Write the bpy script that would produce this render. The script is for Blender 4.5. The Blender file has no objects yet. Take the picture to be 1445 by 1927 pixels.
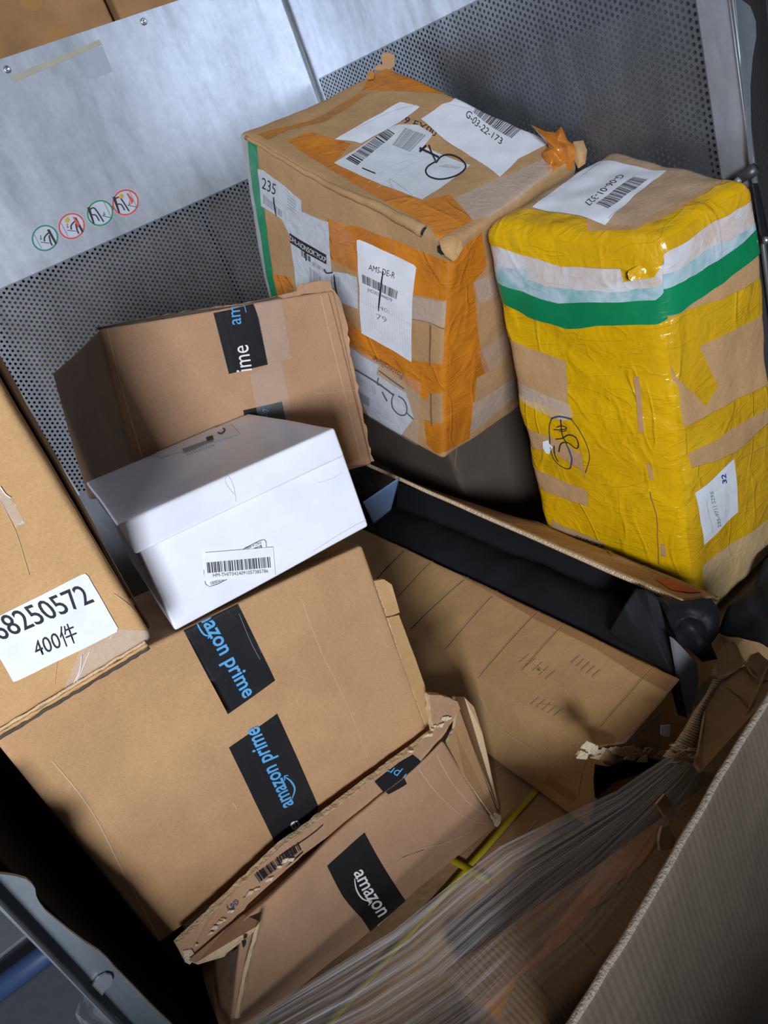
import bpy, bmesh, math, random
from mathutils import Vector, Matrix, noise
random.seed(7)
S = bpy.context.scene
COL = S.collection
H = 1.60                                   # camera height above the ground

# ------------------------------------------------------------------ camera
W = Matrix(((0.769053, -0.527013, 0.361683), (-0.536980, -0.225766, 0.812823), (-0.346713, -0.819321, -0.456622)))
WT = W.transposed()
EYE = Vector((0, 0, H))
FPX = 1447.0
cd = bpy.data.cameras.new('camera')
cam = bpy.data.objects.new('camera', cd)
COL.objects.link(cam)
cd.sensor_fit = 'VERTICAL'
cd.sensor_height = 36.0
cd.lens = 36.0 * FPX / 1927.0
cd.clip_start = 0.02
M = Matrix.Identity(4)
for r in range(3):
    M[r][0], M[r][1], M[r][2], M[r][3] = W[r][0], -W[r][1], -W[r][2], EYE[r]
cam.matrix_world = M
S.camera = cam

# ------------------------------------------------------------------ light and exposure
S.view_settings.view_transform = 'Standard'
S.view_settings.look = 'None'
S.view_settings.gamma = 1.0
S.view_settings.use_curve_mapping = False
S.view_settings.exposure = 0.0
S.cycles.max_bounces = 6
S.cycles.transparent_max_bounces = 12
S.cycles.use_denoising = True
wd = bpy.data.worlds.new('warehouse_air')
S.world = wd
wd.use_nodes = True
wd.node_tree.nodes['Background'].inputs[0].default_value = (0.70, 0.80, 1.0, 1)
wd.node_tree.nodes['Background'].inputs[1].default_value = 0.05


def area_lamp(name, loc, target, sx, sy, power, color):
    l = bpy.data.lights.new(name, 'AREA')
    l.shape = 'RECTANGLE'
    l.size, l.size_y = sx, sy
    l.energy = power
    l.color = color
    o = bpy.data.objects.new(name, l)
    COL.objects.link(o)
    o.location = loc
    d = Vector(target) - Vector(loc)
    o.rotation_euler = d.to_track_quat('-Z', 'Y').to_euler()
    return o


# daylight through the loading door behind the photographer, and a ceiling strip lamp
area_lamp('loading_door_daylight', (-1.95, -3.15, 2.38), (0.5, 1.0, 0.95), 0.9, 0.8, 298, (0.86, 0.91, 1.0))
area_lamp('ceiling_strip_lamp', (0.2, 0.2, 4.2), (0.5, 1.1, 0.6), 1.6, 0.3, 3, (0.9, 0.95, 1.0))


# ------------------------------------------------------------------ measuring helpers
def ray(px, py):
    return W @ Vector(((px - 722.5) / FPX, (py - 963.5) / FPX, 1.0))


def at(px, py, k=None, X=None, Y=None, Z=None):
    """the point of the place seen at a pixel of the photograph, on a known plane (Z is measured from the eye)"""
    r = ray(px, py)
    if k is None:
        k = Y / r.y if Y is not None else X / r.x if X is not None else Z / r.z
    return EYE + r * k


def pix(p):
    c = WT @ (p - EYE)
    return 722.5 + FPX * c.x / c.z, 963.5 + FPX * c.y / c.z


# ------------------------------------------------------------------ materials
MATS = {}


def _new(name):
    m = bpy.data.materials.new(name)
    m.use_nodes = True
    nt = m.node_tree
    b = nt.nodes['Principled BSDF']
    return m, nt, b


def N(nt, t, **kw):
    n = nt.nodes.new(t)
    for k, v in kw.items():
        setattr(n, k, v)
    return n


def coords(nt, scale=(1, 1, 1)):
    tc = N(nt, 'ShaderNodeTexCoord')
    mp = N(nt, 'ShaderNodeMapping')
    mp.inputs['Scale'].default_value = scale
    nt.links.new(tc.outputs['Object'], mp.inputs[0])
    return mp.outputs[0]


def noise_node(nt, vec, scale, detail=4, rough=.6, dist=0):
    n = N(nt, 'ShaderNodeTexNoise')
    n.inputs['Scale'].default_value = scale
    n.inputs['Detail'].default_value = detail
    n.inputs['Roughness'].default_value = rough
    n.inputs['Distortion'].default_value = dist
    nt.links.new(vec, n.inputs['Vector'])
    return n.outputs['Fac']


def ramp(nt, fac, stops):
    r = N(nt, 'ShaderNodeValToRGB')
    e = r.color_ramp.elements
    e[0].position, e[0].color = stops[0][0], (*stops[0][1], 1)
    e[1].position, e[1].color = stops[-1][0], (*stops[-1][1], 1)
    for p, c in stops[1:-1]:
        x = e.new(p)
        x.color = (*c, 1)
    nt.links.new(fac, r.inputs[0])
    return r.outputs[0]


def bump(nt, b, h, strength, dist=.002):
    n = N(nt, 'ShaderNodeBump')
    n.inputs['Strength'].default_value = strength
    n.inputs['Distance'].default_value = dist
    nt.links.new(h, n.inputs['Height'])
    nt.links.new(n.outputs[0], b.inputs['Normal'])


def mix_col(nt, fac, a, b, mode='MIX'):
    n = N(nt, 'ShaderNodeMix', data_type='RGBA', blend_type=mode)
    if isinstance(fac, float):
        n.inputs[0].default_value = fac
    else:
        nt.links.new(fac, n.inputs[0])
    for i, v in ((6, a), (7, b)):
        if isinstance(v, tuple):
            n.inputs[i].default_value = (*v, 1)
        else:
            nt.links.new(v, n.inputs[i])
    return n.outputs[2]


def cardboard(name, c, rib=None, ribamp=.25, rough=.82, mott=.12, wrinkle=.25):
    """brown board: fibre speckle, soft blotches, optionally the faint ribs of the fluting along one axis"""
    m, nt, b = _new(name)
    v = coords(nt)
    big = noise_node(nt, v, 7, 4)
    fine = noise_node(nt, coords(nt, (420, 420, 420)), 1, 3, .7)
    lo = tuple(x * (1 - mott) for x in c)
    hi = tuple(min(1, x * (1 + mott)) for x in c)
    col = ramp(nt, big, [(.3, lo), (.7, hi)])
    sp = ramp(nt, fine, [(.3, (.86, .85, .83)), (.7, (1.06, 1.06, 1.06))])
    col = mix_col(nt, 1.0, col, sp, 'MULTIPLY')
    nt.links.new(col, b.inputs['Base Color'])
    b.inputs['Roughness'].default_value = rough
    b.inputs['Specular IOR Level'].default_value = .25
    h = noise_node(nt, v, 16, 5, .55)
    if rib:
        wv = N(nt, 'ShaderNodeTexWave', wave_type='BANDS', bands_direction=rib[0])
        wv.inputs['Scale'].default_value = rib[1]
        wv.inputs['Distortion'].default_value = .4
        nt.links.new(coords(nt), wv.inputs['Vector'])
        ma = N(nt, 'ShaderNodeMath', operation='MULTIPLY_ADD')
        ma.inputs[1].default_value = ribamp
        nt.links.new(wv.outputs['Fac'], ma.inputs[0])
        nt.links.new(h, ma.inputs[2])
        h = ma.outputs[0]
    bump(nt, b, h, wrinkle, .012)
    return m


def tape(name, c, c2, rough=.28, wr=.35, coat=.3, scale=(1, 1, 1), mid=7):
    """packing tape stuck on board: shiny, creased, lighter and darker where it is doubled"""
    m, nt, b = _new(name)
    v = coords(nt, scale)
    n1 = noise_node(nt, v, mid, 3, .5, 1.2)
    col = ramp(nt, n1, [(.35, c), (.62, c2)])
    nt.links.new(col, b.inputs['Base Color'])
    b.inputs['Roughness'].default_value = rough
    b.inputs['Coat Weight'].default_value = coat
    b.inputs['Coat Roughness'].default_value = .12
    def ridge(sc, vec):
        n = noise_node(nt, vec, sc, 2, .5, .8)
        a = N(nt, 'ShaderNodeMath', operation='SUBTRACT')
        a.inputs[1].default_value = .5
        nt.links.new(n, a.inputs[0])
        ab = N(nt, 'ShaderNodeMath', operation='ABSOLUTE')
        nt.links.new(a.outputs[0], ab.inputs[0])
        r = N(nt, 'ShaderNodeMapRange')
        r.inputs['From Max'].default_value = .045
        r.inputs['To Min'].default_value = 1
        r.inputs['To Max'].default_value = 0
        nt.links.new(ab.outputs[0], r.inputs[0])
        return r.outputs[0]
    big = noise_node(nt, coords(nt), 12, 4, .55, .8)
    r1 = ridge(6, coords(nt, (1.6, 1.6, .7)))
    ma = N(nt, 'ShaderNodeMath', operation='MULTIPLY_ADD')
    ma.inputs[1].default_value = .16
    nt.links.new(r1, ma.inputs[0])
    nt.links.new(big, ma.inputs[2])
    r2 = ridge(15, coords(nt, (.8, .8, 1.7)))
    mb = N(nt, 'ShaderNodeMath', operation='MULTIPLY_ADD')
    mb.inputs[1].default_value = .07
    nt.links.new(r2, mb.inputs[0])
    nt.links.new(ma.outputs[0], mb.inputs[2])
    bump(nt, b, mb.outputs[0], wr, .012)
    return m


def flat(name, c, rough=.6, metal=0, spec=.4, bmp=0, bscale=30):
    m, nt, b = _new(name)
    b.inputs['Base Color'].default_value = (*c, 1)
    b.inputs['Roughness'].default_value = rough
    b.inputs['Metallic'].default_value = metal
    b.inputs['Specular IOR Level'].default_value = spec
    v = coords(nt)
    n = noise_node(nt, v, bscale, 3)
    col = ramp(nt, n, [(.3, tuple(x * .93 for x in c)), (.7, tuple(min(1, x * 1.05) for x in c))])
    nt.links.new(col, b.inputs['Base Color'])
    if bmp:
        bump(nt, b, n, bmp, .01)
    return m


def galvanised(name, c, rough=.42, metal=.75, streak=(3, 3, .8), dirt=.5):
    m, nt, b = _new(name)
    v = coords(nt, streak)
    a = noise_node(nt, v, 5, 6, .65, .4)
    f = noise_node(nt, coords(nt, (1, 1, 1)), 40, 4, .7)
    big = noise_node(nt, coords(nt), 2.2, 3, .5)
    col = ramp(nt, a, [(.25, tuple(x * .68 for x in c)), (.5, c), (.75, tuple(min(1, x * 1.2) for x in c))])
    col = mix_col(nt, dirt, col, ramp(nt, f, [(.3, (.72, .74, .77)), (.62, (1, 1, 1))]), 'MULTIPLY')
    nt.links.new(col, b.inputs['Base Color'])
    b.inputs['Metallic'].default_value = metal
    r = N(nt, 'ShaderNodeMapRange')
    r.inputs['To Min'].default_value = rough - .1
    r.inputs['To Max'].default_value = rough + .16
    nt.links.new(big, r.inputs[0])
    nt.links.new(r.outputs[0], b.inputs['Roughness'])
    bump(nt, b, noise_node(nt, coords(nt), 3.5, 2), .12, .03)
    return m


def clear_film(name, amount, streak=None, tint=(.8, .82, .85), rough=.12, wr=.5):
    """clear plastic: mostly see-through, with a hazy shiny skin"""
    m, nt, b = _new(name)
    b.inputs['Base Color'].default_value = (*tint, 1)
    b.inputs['Roughness'].default_value = rough
    b.inputs['Specular IOR Level'].default_value = .8
    tr = N(nt, 'ShaderNodeBsdfTransparent')
    mx = N(nt, 'ShaderNodeMixShader')
    if streak:
        tc = N(nt, 'ShaderNodeTexCoord')
        mp = N(nt, 'ShaderNodeMapping')
        mp.inputs['Scale'].default_value = streak
        nt.links.new(tc.outputs['UV'], mp.inputs[0])
        n = noise_node(nt, mp.outputs[0], 1, 8, .72, .6)
        mr = N(nt, 'ShaderNodeMapRange')
        mr.inputs['From Min'].default_value = .38
        mr.inputs['From Max'].default_value = .72
        mr.inputs['To Min'].default_value = amount * .25
        mr.inputs['To Max'].default_value = min(.95, amount * 2.4)
        nt.links.new(n, mr.inputs[0])
        sx = N(nt, 'ShaderNodeSeparateXYZ')
        nt.links.new(tc.outputs['UV'], sx.inputs[0])
        fall = N(nt, 'ShaderNodeMapRange')
        fall.inputs['From Min'].default_value = 0
        fall.inputs['From Max'].default_value = 1
        fall.inputs['To Min'].default_value = 1.5
        fall.inputs['To Max'].default_value = .25
        nt.links.new(sx.outputs[1], fall.inputs[0])
        mu = N(nt, 'ShaderNodeMath', operation='MULTIPLY')
        mu.use_clamp = True
        nt.links.new(mr.outputs[0], mu.inputs[0])
        nt.links.new(fall.outputs[0], mu.inputs[1])
        nt.links.new(mu.outputs[0], mx.inputs[0])
        bump(nt, b, n, wr, .01)
    else:
        mx.inputs[0].default_value = amount
        bump(nt, b, noise_node(nt, coords(nt, (1, 1, 1)), 35, 5, .6, 1.5), wr, .01)
    nt.links.new(tr.outputs[0], mx.inputs[1])
    nt.links.new(b.outputs[0], mx.inputs[2])
    nt.links.new(mx.outputs[0], nt.nodes['Material Output'].inputs[0])
    return m


KRAFT = cardboard('kraft_board', (.47, .275, .135))
KRAFT_RED = cardboard('kraft_board_reddish', (.45, .265, .155))
KRAFT_WARM = cardboard('kraft_board_warm', (.54, .325, .145))
KRAFT_OLD = cardboard('kraft_board_creased', (.47, .285, .135), wrinkle=.5)
KRAFT_ORANGE = cardboard('kraft_board_far', (.34, .19, .085), mott=.2)
KRAFT_RIB = cardboard('kraft_board_ribbed', (.33, .215, .125), rib=('X', 40), ribamp=.22, wrinkle=.4)
KRAFT_GREY = cardboard('kraft_board_greyish', (.175, .135, .10), rib=('X', 30), ribamp=.10, wrinkle=.3)
KRAFT_DARK = cardboard('kraft_board_shaded', (.085, .065, .05))  # darkened in the colour to stand for shade under the orange box
BOARD_CORE = flat('board_core', (.58, .42, .25), .9, bmp=.5, bscale=120)
BOARD_CORE_LIGHT = flat('board_core_light', (.72, .58, .40), .9, bmp=.6, bscale=160)
CREASE = flat('board_crease', (.20, .115, .06), .9)
CREASE_LIGHT = flat('board_crease_pale', (.58, .40, .25), .8)
ORANGE = tape('orange_tape', (.66, .225, .018), (.50, .165, .015), rough=.27, wr=.6)
ORANGE_DULL = tape('orange_tape_thin', (.50, .20, .03), (.40, .18, .05), rough=.3, wr=.5)
YELLOW = tape('yellow_tape', (.70, .41, .003), (.60, .335, .003), rough=.28, wr=.7, mid=5)
YELLOW_DULL = tape('yellow_tape_thin', (.54, .30, .006), (.62, .36, .008), rough=.3, wr=.75, mid=6)
GREEN = tape('green_tape', (.003, .23, .085), (.003, .19, .07), rough=.3, wr=.2, coat=.2)
WHITE_TAPE = tape('white_tape', (.62, .62, .66), (.58, .47, .40), rough=.25, wr=.45, coat=.4, mid=16)
PALE_TAPE = tape('pale_green_tape', (.24, .44, .45), (.46, .56, .62), rough=.25, wr=.4, coat=.4, mid=22)
BLACK_TAPE = tape('black_printed_tape', (.012, .012, .014), (.016, .016, .018), rough=.42, wr=.12, coat=.1)
PAPER = flat('label_paper', (.78, .80, .86), .5, spec=.4, bmp=.06)
PAPER_OLD = flat('label_paper_scuffed', (.66, .69, .74), .5, spec=.4, bmp=.15)
PAPER_DIM = flat('label_paper_dim', (.55, .57, .62), .45, spec=.5, bmp=.3, bscale=60)
INK = flat('black_ink', (.02, .02, .024), .6)
INK_GREY = flat('grey_ink', (.27, .28, .31), .6)
INK_PALE = flat('pale_grey_ink', (.56, .58, .62), .6)
INK_BLUE = flat('blue_print', (.10, .36, .66), .5)
INK_WHITE = flat('white_print', (.80, .78, .76), .5)
INK_PEN = flat('blue_pen', (.03, .06, .22), .5)
INK_RED = flat('red_print', (.50, .05, .02), .6)
INK_TAN = flat('tan_sticker', (.42, .27, .14), .6)
WHITE_BOARD = flat('white_coated_board', (.80, .81, .88), .30, spec=.5, bmp=.05, bscale=14)
STEEL = galvanised('galvanised_sheet', (.54, .58, .64))
STEEL_PERF = galvanised('galvanised_perforated', (.23, .255, .285), rough=.44, metal=.85)
STEEL_POST = galvanised('galvanised_post', (.27, .31, .345), rough=.5, metal=.6)
STEEL_DARK = flat('dark_steel', (.09, .095, .10), .45, metal=.6)
BOLT = flat('zinc_bolt', (.6, .62, .64), .25, metal=.9)
RESIDUE = flat('glue_residue', (.40, .38, .30), .7)
GREY_PATCH = flat('grey_sticker', (.36, .40, .48), .5)
SIGN_RED = flat('sign_red', (.62, .09, .07), .5)
SIGN_GREEN = flat('sign_green', (.04, .25, .13), .5)
SIGN_BLACK = flat('sign_black', (.03, .03, .035), .5)
SIGN_YELLOW = flat('sign_yellow', (.60, .38, .05), .5)
SIGN_WHITE = flat('sign_pale', (.52, .56, .64), .5)
CLOTH = flat('black_fabric', (.011, .011, .014), .75, spec=.3, bmp=.05, bscale=300)
CLOTH_SHEEN = flat('black_nylon', (.010, .011, .014), .55, spec=.3, bmp=.1, bscale=40)
DARK_SHEET = flat('black_sheet', (.012, .012, .013), .9, spec=.1)  # flat black for the left side sheet and a painted dark opening
BLUE_FILM = flat('blue_foam_film', (.12, .20, .36), .45)
GREY_FOAM = flat('pale_foam', (.20, .205, .22), .6)
GROUND = flat('dark_floor_paint', (.10, .11, .125), .55, bmp=.05)
TUBE_BLUE = flat('blue_edge_bar', (.03, .055, .13), .5)
STRAP = flat('yellow_strap', (.50, .40, .015), .4, bmp=.05)
OUTER_GREY = flat('outer_grey_panel', (.50, .54, .55), .6)
CLEAR = clear_film('clear_tape', .13, rough=.15, wr=.35)
CLEAR_THICK = clear_film('clear_tape_thick', .24, rough=.12, wr=.5)
FILM = clear_film('stretch_film', .27, streak=(2.6, 75, 1), rough=.25, wr=.3)
FILM_CLUMP = clear_film('stretch_film_clump', .4, rough=.1, wr=.9)


# ------------------------------------------------------------------ object helpers
def mesh_obj(name, verts, faces, mats, parent=None, mi=None, smooth=True, uvs=None):
    me = bpy.data.meshes.new(name)
    base = parent_loc(parent)
    me.from_pydata([Vector(v) - base for v in verts], [], faces)
    for m in (mats if isinstance(mats, (list, tuple)) else [mats]):
        me.materials.append(m)
    if mi:
        me.polygons.foreach_set('material_index', mi)
    me.polygons.foreach_set('use_smooth', [smooth] * len(me.polygons))
    if uvs:
        ul = me.uv_layers.new(name='UVMap')
        for l in me.loops:
            ul.data[l.index].uv = uvs[l.vertex_index]
    me.update()
    o = bpy.data.objects.new(name, me)
    COL.objects.link(o)
    if parent:
        o.parent = parent
    return o


def parent_loc(p):
    v = Vector((0, 0, 0))
    while p is not None:
        v = v + p.location
        p = p.parent
    return v


def thing(name, loc, label, cat, group=None):
    e = bpy.data.objects.new(name, None)
    COL.objects.link(e)
    e.location = loc
    e.empty_display_size = .05
    tag(e, label, cat, group)
    return e


def tag(o, label, cat, group=None):
    o['label'] = label
    o['category'] = cat
    if group:
        o['group'] = group
    return o


def struct(o):
    o['kind'] = 'structure'
    return o


FACES = {  # axis fixed, side, (s axis, t axis)
    'front': (1, 0, 0, 2), 'back': (1, 1, 0, 2), 'left': (0, 0, 1, 2), 'right': (0, 1, 1, 2),
    'bottom': (2, 0, 0, 1), 'top': (2, 1, 0, 1)}


class Hex:
    """a carton: eight measured corners, rounded edges, slightly bulged and dented sides"""

    def __init__(self, c, r=.006, bulge=None, amp=.003, freq=5, seed=0, amp2=0.0, freq2=20):
        self.c = {k: Vector(v) for k, v in c.items()}    # key (i, j, k): right, back, up
        L = lambda a, b: (self.c[a] - self.c[b]).length
        self.d = Vector((
            (L((0, 0, 0), (1, 0, 0)) + L((0, 0, 1), (1, 0, 1)) + L((0, 1, 0), (1, 1, 0)) + L((0, 1, 1), (1, 1, 1))) / 4,
            (L((0, 0, 0), (0, 1, 0)) + L((0, 0, 1), (0, 1, 1)) + L((1, 0, 0), (1, 1, 0)) + L((1, 0, 1), (1, 1, 1))) / 4,
            (L((0, 0, 0), (0, 0, 1)) + L((1, 0, 0), (1, 0, 1)) + L((0, 1, 0), (0, 1, 1)) + L((1, 1, 0), (1, 1, 1))) / 4))
        self.r, self.b, self.amp, self.freq = r, bulge or {}, amp, freq
        self.amp2, self.freq2 = amp2, freq2
        self.seed = Vector((seed * 3.17, seed * 1.31, seed * 7.7))

    def tri(self, u, v, w):
        p = Vector((0, 0, 0))
        for (i, j, k), c in self.c.items():
            p += c * ((u if i else 1 - u) * (v if j else 1 - v) * (w if k else 1 - w))
        return p

    def uvw(self, face, s, t):
        ax, sd, sa, ta = FACES[face]
        q = [0, 0, 0]
        q[ax], q[sa], q[ta] = sd, s, t
        return q

    def surf(self, face, s, t):
        ax, sd, sa, ta = FACES[face]
        q = self.uvw(face, s, t)
        d, r = self.d, self.r
        p = Vector(((q[0] - .5) * d.x, (q[1] - .5) * d.y, (q[2] - .5) * d.z))
        cl = Vector([max(-(d[a] / 2 - r), min(d[a] / 2 - r, p[a])) for a in range(3)])
        dv = p - cl
        if dv.length > 1e-9:
            p = cl + dv.normalized() * r
        bl = self.b.get(face, 0)
        if bl:
            a, b = 2 * s - 1, 2 * t - 1
            p[ax] += (1 if sd else -1) * bl * max(0, 1 - a * a) * max(0, 1 - b * b)
        if self.amp:
            p += noise.noise_vector(p * self.freq + self.seed) * self.amp
        if self.amp2:
            p += noise.noise_vector(p * self.freq2 + self.seed) * self.amp2
        return self.tri(p.x / d.x + .5, p.y / d.y + .5, p.z / d.z + .5)

    def normal(self, face, s, t):
        e = .004
        s0, s1, t0, t1 = max(0, s - e), min(1, s + e), max(0, t - e), min(1, t + e)
        n = (self.surf(face, s1, t) - self.surf(face, s0, t)).cross(self.surf(face, s, t1) - self.surf(face, s, t0))
        n.normalize()
        ax, sd, sa, ta = FACES[face]
        q, q2 = self.uvw(face, .5, .5), [.5, .5, .5]
        out = self.tri(*q) - self.tri(*q2)
        return n if n.dot(out) > 0 else -n

    def flat_pt(self, face, s, t):
        return self.tri(*self.uvw(face, s, t))

    def st(self, face, px, py):
        """where on a side a pixel of the photograph falls"""
        s, t = .5, .5
        for _ in range(14):
            x, y = pix(self.flat_pt(face, s, t))
            xs, ys = pix(self.flat_pt(face, s + .01, t))
            xt, yt = pix(self.flat_pt(face, s, t + .01))
            a, b, c, d = (xs - x) * 100, (xt - x) * 100, (ys - y) * 100, (yt - y) * 100
            det = a * d - b * c
            if abs(det) < 1e-6:
                break
            ex, ey = px - x, py - y
            ds, dt = (d * ex - b * ey) / det, (-c * ex + a * ey) / det
            s += max(-.5, min(.5, ds))
            t += max(-.5, min(.5, dt))
        return s, t

    def grid(self, a):
        n = max(8, min(44, int(self.d[a] / .012)))
        e = min(.2, self.r / self.d[a])
        return [0, e * .3, e * .65] + [e + (1 - 2 * e) * i / n for i in range(n + 1)] + [1 - e * .65, 1 - e * .3, 1]

    def build(self, name, m, parent, skip=()):
        vid, V, F = {}, [], []
        for f, (ax, sd, sa, ta) in FACES.items():
            if f in skip:
                continue
            gs, gt = self.grid(sa), self.grid(ta)
            ids = []
            for s in gs:
                row = []
                for t in gt:
                    key = tuple(round(x, 6) for x in self.uvw(f, s, t))
                    edge = sum(1 for x in key if x in (0, 1)) > 1
                    k2 = key if edge else (f, key)
                    if k2 not in vid:
                        vid[k2] = len(V)
                        V.append(self.surf(f, s, t))
                    row.append(vid[k2])
                ids.append(row)
            flip = (sd == 0) != (ax == 1)
            for i in range(len(gs) - 1):
                for j in range(len(gt) - 1):
                    q = [ids[i][j], ids[i + 1][j], ids[i + 1][j + 1], ids[i][j + 1]]
                    F.append(q[::-1] if flip else q)
        self.body = mesh_obj(name, V, F, m, parent)
        return self.body


def corners(ftl, ftr, fbr, fbl, btl, btr, bbr, bbl):
    return {(0, 0, 1): ftl, (1, 0, 1): ftr, (1, 0, 0): fbr, (0, 0, 0): fbl,
            (0, 1, 1): btl, (1, 1, 1): btr, (1, 1, 0): bbr, (0, 1, 0): bbl}


def base_of(c):
    return sum((c[k] for k in ((0, 0, 0), (1, 0, 0), (0, 1, 0), (1, 1, 0))), Vector((0, 0, 0))) / 4


TEXTS = {}


def text_mesh(s, bold=0.0):
    key = (s, bold)
    if key not in TEXTS:
        cu = bpy.data.curves.new('lettering', 'FONT')
        cu.body = s
        cu.resolution_u = 3
        cu.offset = bold
        o = bpy.data.objects.new('lettering', cu)
        COL.objects.link(o)
        bpy.context.view_layer.update()
        dg = bpy.context.evaluated_depsgraph_get()
        ev = o.evaluated_get(dg)
        me = ev.to_mesh()
        v = [(p.co.x, p.co.y) for p in me.vertices]
        f = [tuple(p.vertices) for p in me.polygons]
        ev.to_mesh_clear()
        bpy.data.objects.remove(o)
        bpy.data.curves.remove(cu)
        TEXTS[key] = (v, f)
    return TEXTS[key]


def xheight(ch):
    v, f = text_mesh(ch)
    return max(p[1] for p in v)


class Decal:
    """one label, tape or print lying on the sides of a carton; its print is in the same mesh"""

    def __init__(self, hx, face, cv=None, lift=.0006):
        self.h, self.f, self.cv = hx, face, cv or (lambda x, y: (x, y))
        self.V, self.F, self.I, self.M = [], [], [], []
        self.lift = lift

    def mi(self, m):
        if m not in self.M:
            self.M.append(m)
        return self.M.index(m)

    def st(self, x, y, face=None):
        return self.h.st(face or self.f, *self.cv(x, y))

    def lay(self, pts, faces, m, layer, face=None, clamp=True):
        face = face or self.f
        n0 = len(self.V)
        for s, t in pts:
            if clamp:
                s, t = max(0, min(1, s)), max(0, min(1, t))
            self.V.append(self.h.surf(face, s, t) + self.h.normal(face, s, t) * (self.lift + .0005 * layer))
        k = self.mi(m)
        for f in faces:
            self.F.append([n0 + i for i in f])
            self.I.append(k)

    def poly(self, px, m, layer=0, face=None, cut=True, jag=0):
        """a filled outline given in pixels; cut along a grid so that it follows the side's bulges"""
        face = face or self.f
        if jag:
            q = []
            for a, b in zip(px, px[1:] + px[:1]):
                L = math.hypot(b[0] - a[0], b[1] - a[1])
                n = max(1, int(L / 14))
                for i in range(n):
                    w = i / n
                    j = jag if i else 0
                    q.append((a[0] + (b[0] - a[0]) * w + random.uniform(-j, j), a[1] + (b[1] - a[1]) * w + random.uniform(-j, j)))
            px = q
        st = [self.st(x, y, face) for x, y in px]
        bm = bmesh.new()
        vs = [bm.verts.new((s, t, 0)) for s, t in st]
        bm.faces.new(vs)
        bmesh.ops.triangulate(bm, faces=bm.faces[:], ngon_method='EAR_CLIP')
        ax, sd, sa, ta = FACES[face]
        for axis, a in ((0, sa), (1, ta)):
            g = [0] + self.h.grid(a)[1:-1] + [1]
            lo, hi = min(v.co[axis] for v in bm.verts), max(v.co[axis] for v in bm.verts)
            for x in g:
                if lo < x < hi:
                    co, no = Vector((0, 0, 0)), Vector((0, 0, 0))
                    co[axis], no[axis] = x, 1
                    kw = {}
                    if x in (0, 1):
                        kw = dict(clear_inner=(x == 0), clear_outer=(x == 1))
                    bmesh.ops.bisect_plane(bm, geom=bm.verts[:] + bm.edges[:] + bm.faces[:], plane_co=co, plane_no=no, dist=1e-7, **kw)
        bm.verts.index_update()
        self.lay([(v.co.x, v.co.y) for v in bm.verts], [[v.index for v in f.verts] for f in bm.faces], m, layer, face)
        bm.free()
        return self

    def affine(self, o, x1, y1):
        a, b, c = self.st(*o), self.st(*x1), self.st(*y1)
        return lambda u, v: (a[0] + (b[0] - a[0]) * u + (c[0] - a[0]) * v, a[1] + (b[1] - a[1]) * u + (c[1] - a[1]) * v)

    def text(self, s, b0, b1, t0, m, layer=1, caps=False, bold=0.0):
        v, f = text_mesh(s, bold)
        if not v:
            return self
        x0, x1 = min(p[0] for p in v), max(p[0] for p in v)
        h = xheight('H' if caps else 'x')
        fn = self.affine(b0, b1, t0)
        self.lay([fn((x - x0) / (x1 - x0), y / h) for x, y in v], f, m, layer)
        return self

    def bars(self, q, m, layer=1, n=42, seed=1, duty=.52):
        """a barcode in the quad q (start bottom, end bottom, end top, start top)"""
        rnd = random.Random(seed)
        a, b, c, d = [self.st(*p) for p in q]
        L = lambda p, r, w: (p[0] + (r[0] - p[0]) * w, p[1] + (r[1] - p[1]) * w)
        ws = [rnd.choice((1, 1, 1, 2, 2, 3)) for _ in range(2 * n)]
        tot = sum(ws)
        x, P, F = 0, [], []
        for i, w in enumerate(ws):
            if i % 2 == 0:
                u0, u1 = x / tot, (x + w) / tot
                k = len(P)
                ns = 5
                for j in range(ns + 1):
                    p0, p1 = L(a, b, u0), L(a, b, u1)
                    q0, q1 = L(d, c, u0), L(d, c, u1)
                    P += [L(p0, q0, j / ns), L(p1, q1, j / ns)]
                    if j:
                        F.append((k + 2 * j - 2, k + 2 * j - 1, k + 2 * j + 1, k + 2 * j))
            x += w
        self.lay(P, F, m, layer)
        return self

    def stroke(self, pts, w, m, layer=2, taper=False, closed=False):
        """a pen line of width w pixels"""
        pts = [Vector(self.cv(*p)) for p in pts]
        if closed:
            pts.append(pts[0])
        fine = []
        for i in range(len(pts) - 1):       # catmull-rom
            p0, p1, p2, p3 = pts[max(0, i - 1)], pts[i], pts[i + 1], pts[min(len(pts) - 1, i + 2)]
            for j in range(4):
                t = j / 4
                fine.append(.5 * ((2 * p1) + (p2 - p0) * t + (2 * p0 - 5 * p1 + 4 * p2 - p3) * t * t + (3 * p1 - p0 - 3 * p2 + p3) * t ** 3))
        fine.append(pts[-1])
        P, F = [], []
        n = len(fine)
        for i, p in enumerate(fine):
            d = fine[min(i + 1, n - 1)] - fine[max(i - 1, 0)]
            if d.length < 1e-6:
                d = Vector((1, 0))
            d.normalize()
            nn = Vector((-d.y, d.x)) * w / 2
            if taper:
                nn *= .35 + .65 * math.sin(math.pi * min(1, (i + .6) / n))
            for q in (p + nn, p - nn):
                P.append(self.h.st(self.f, q.x, q.y))
            if i:
                k = 2 * i
                F.append((k - 2, k, k + 1, k - 1))
        self.lay(P, F, m, layer)
        return self

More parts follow.
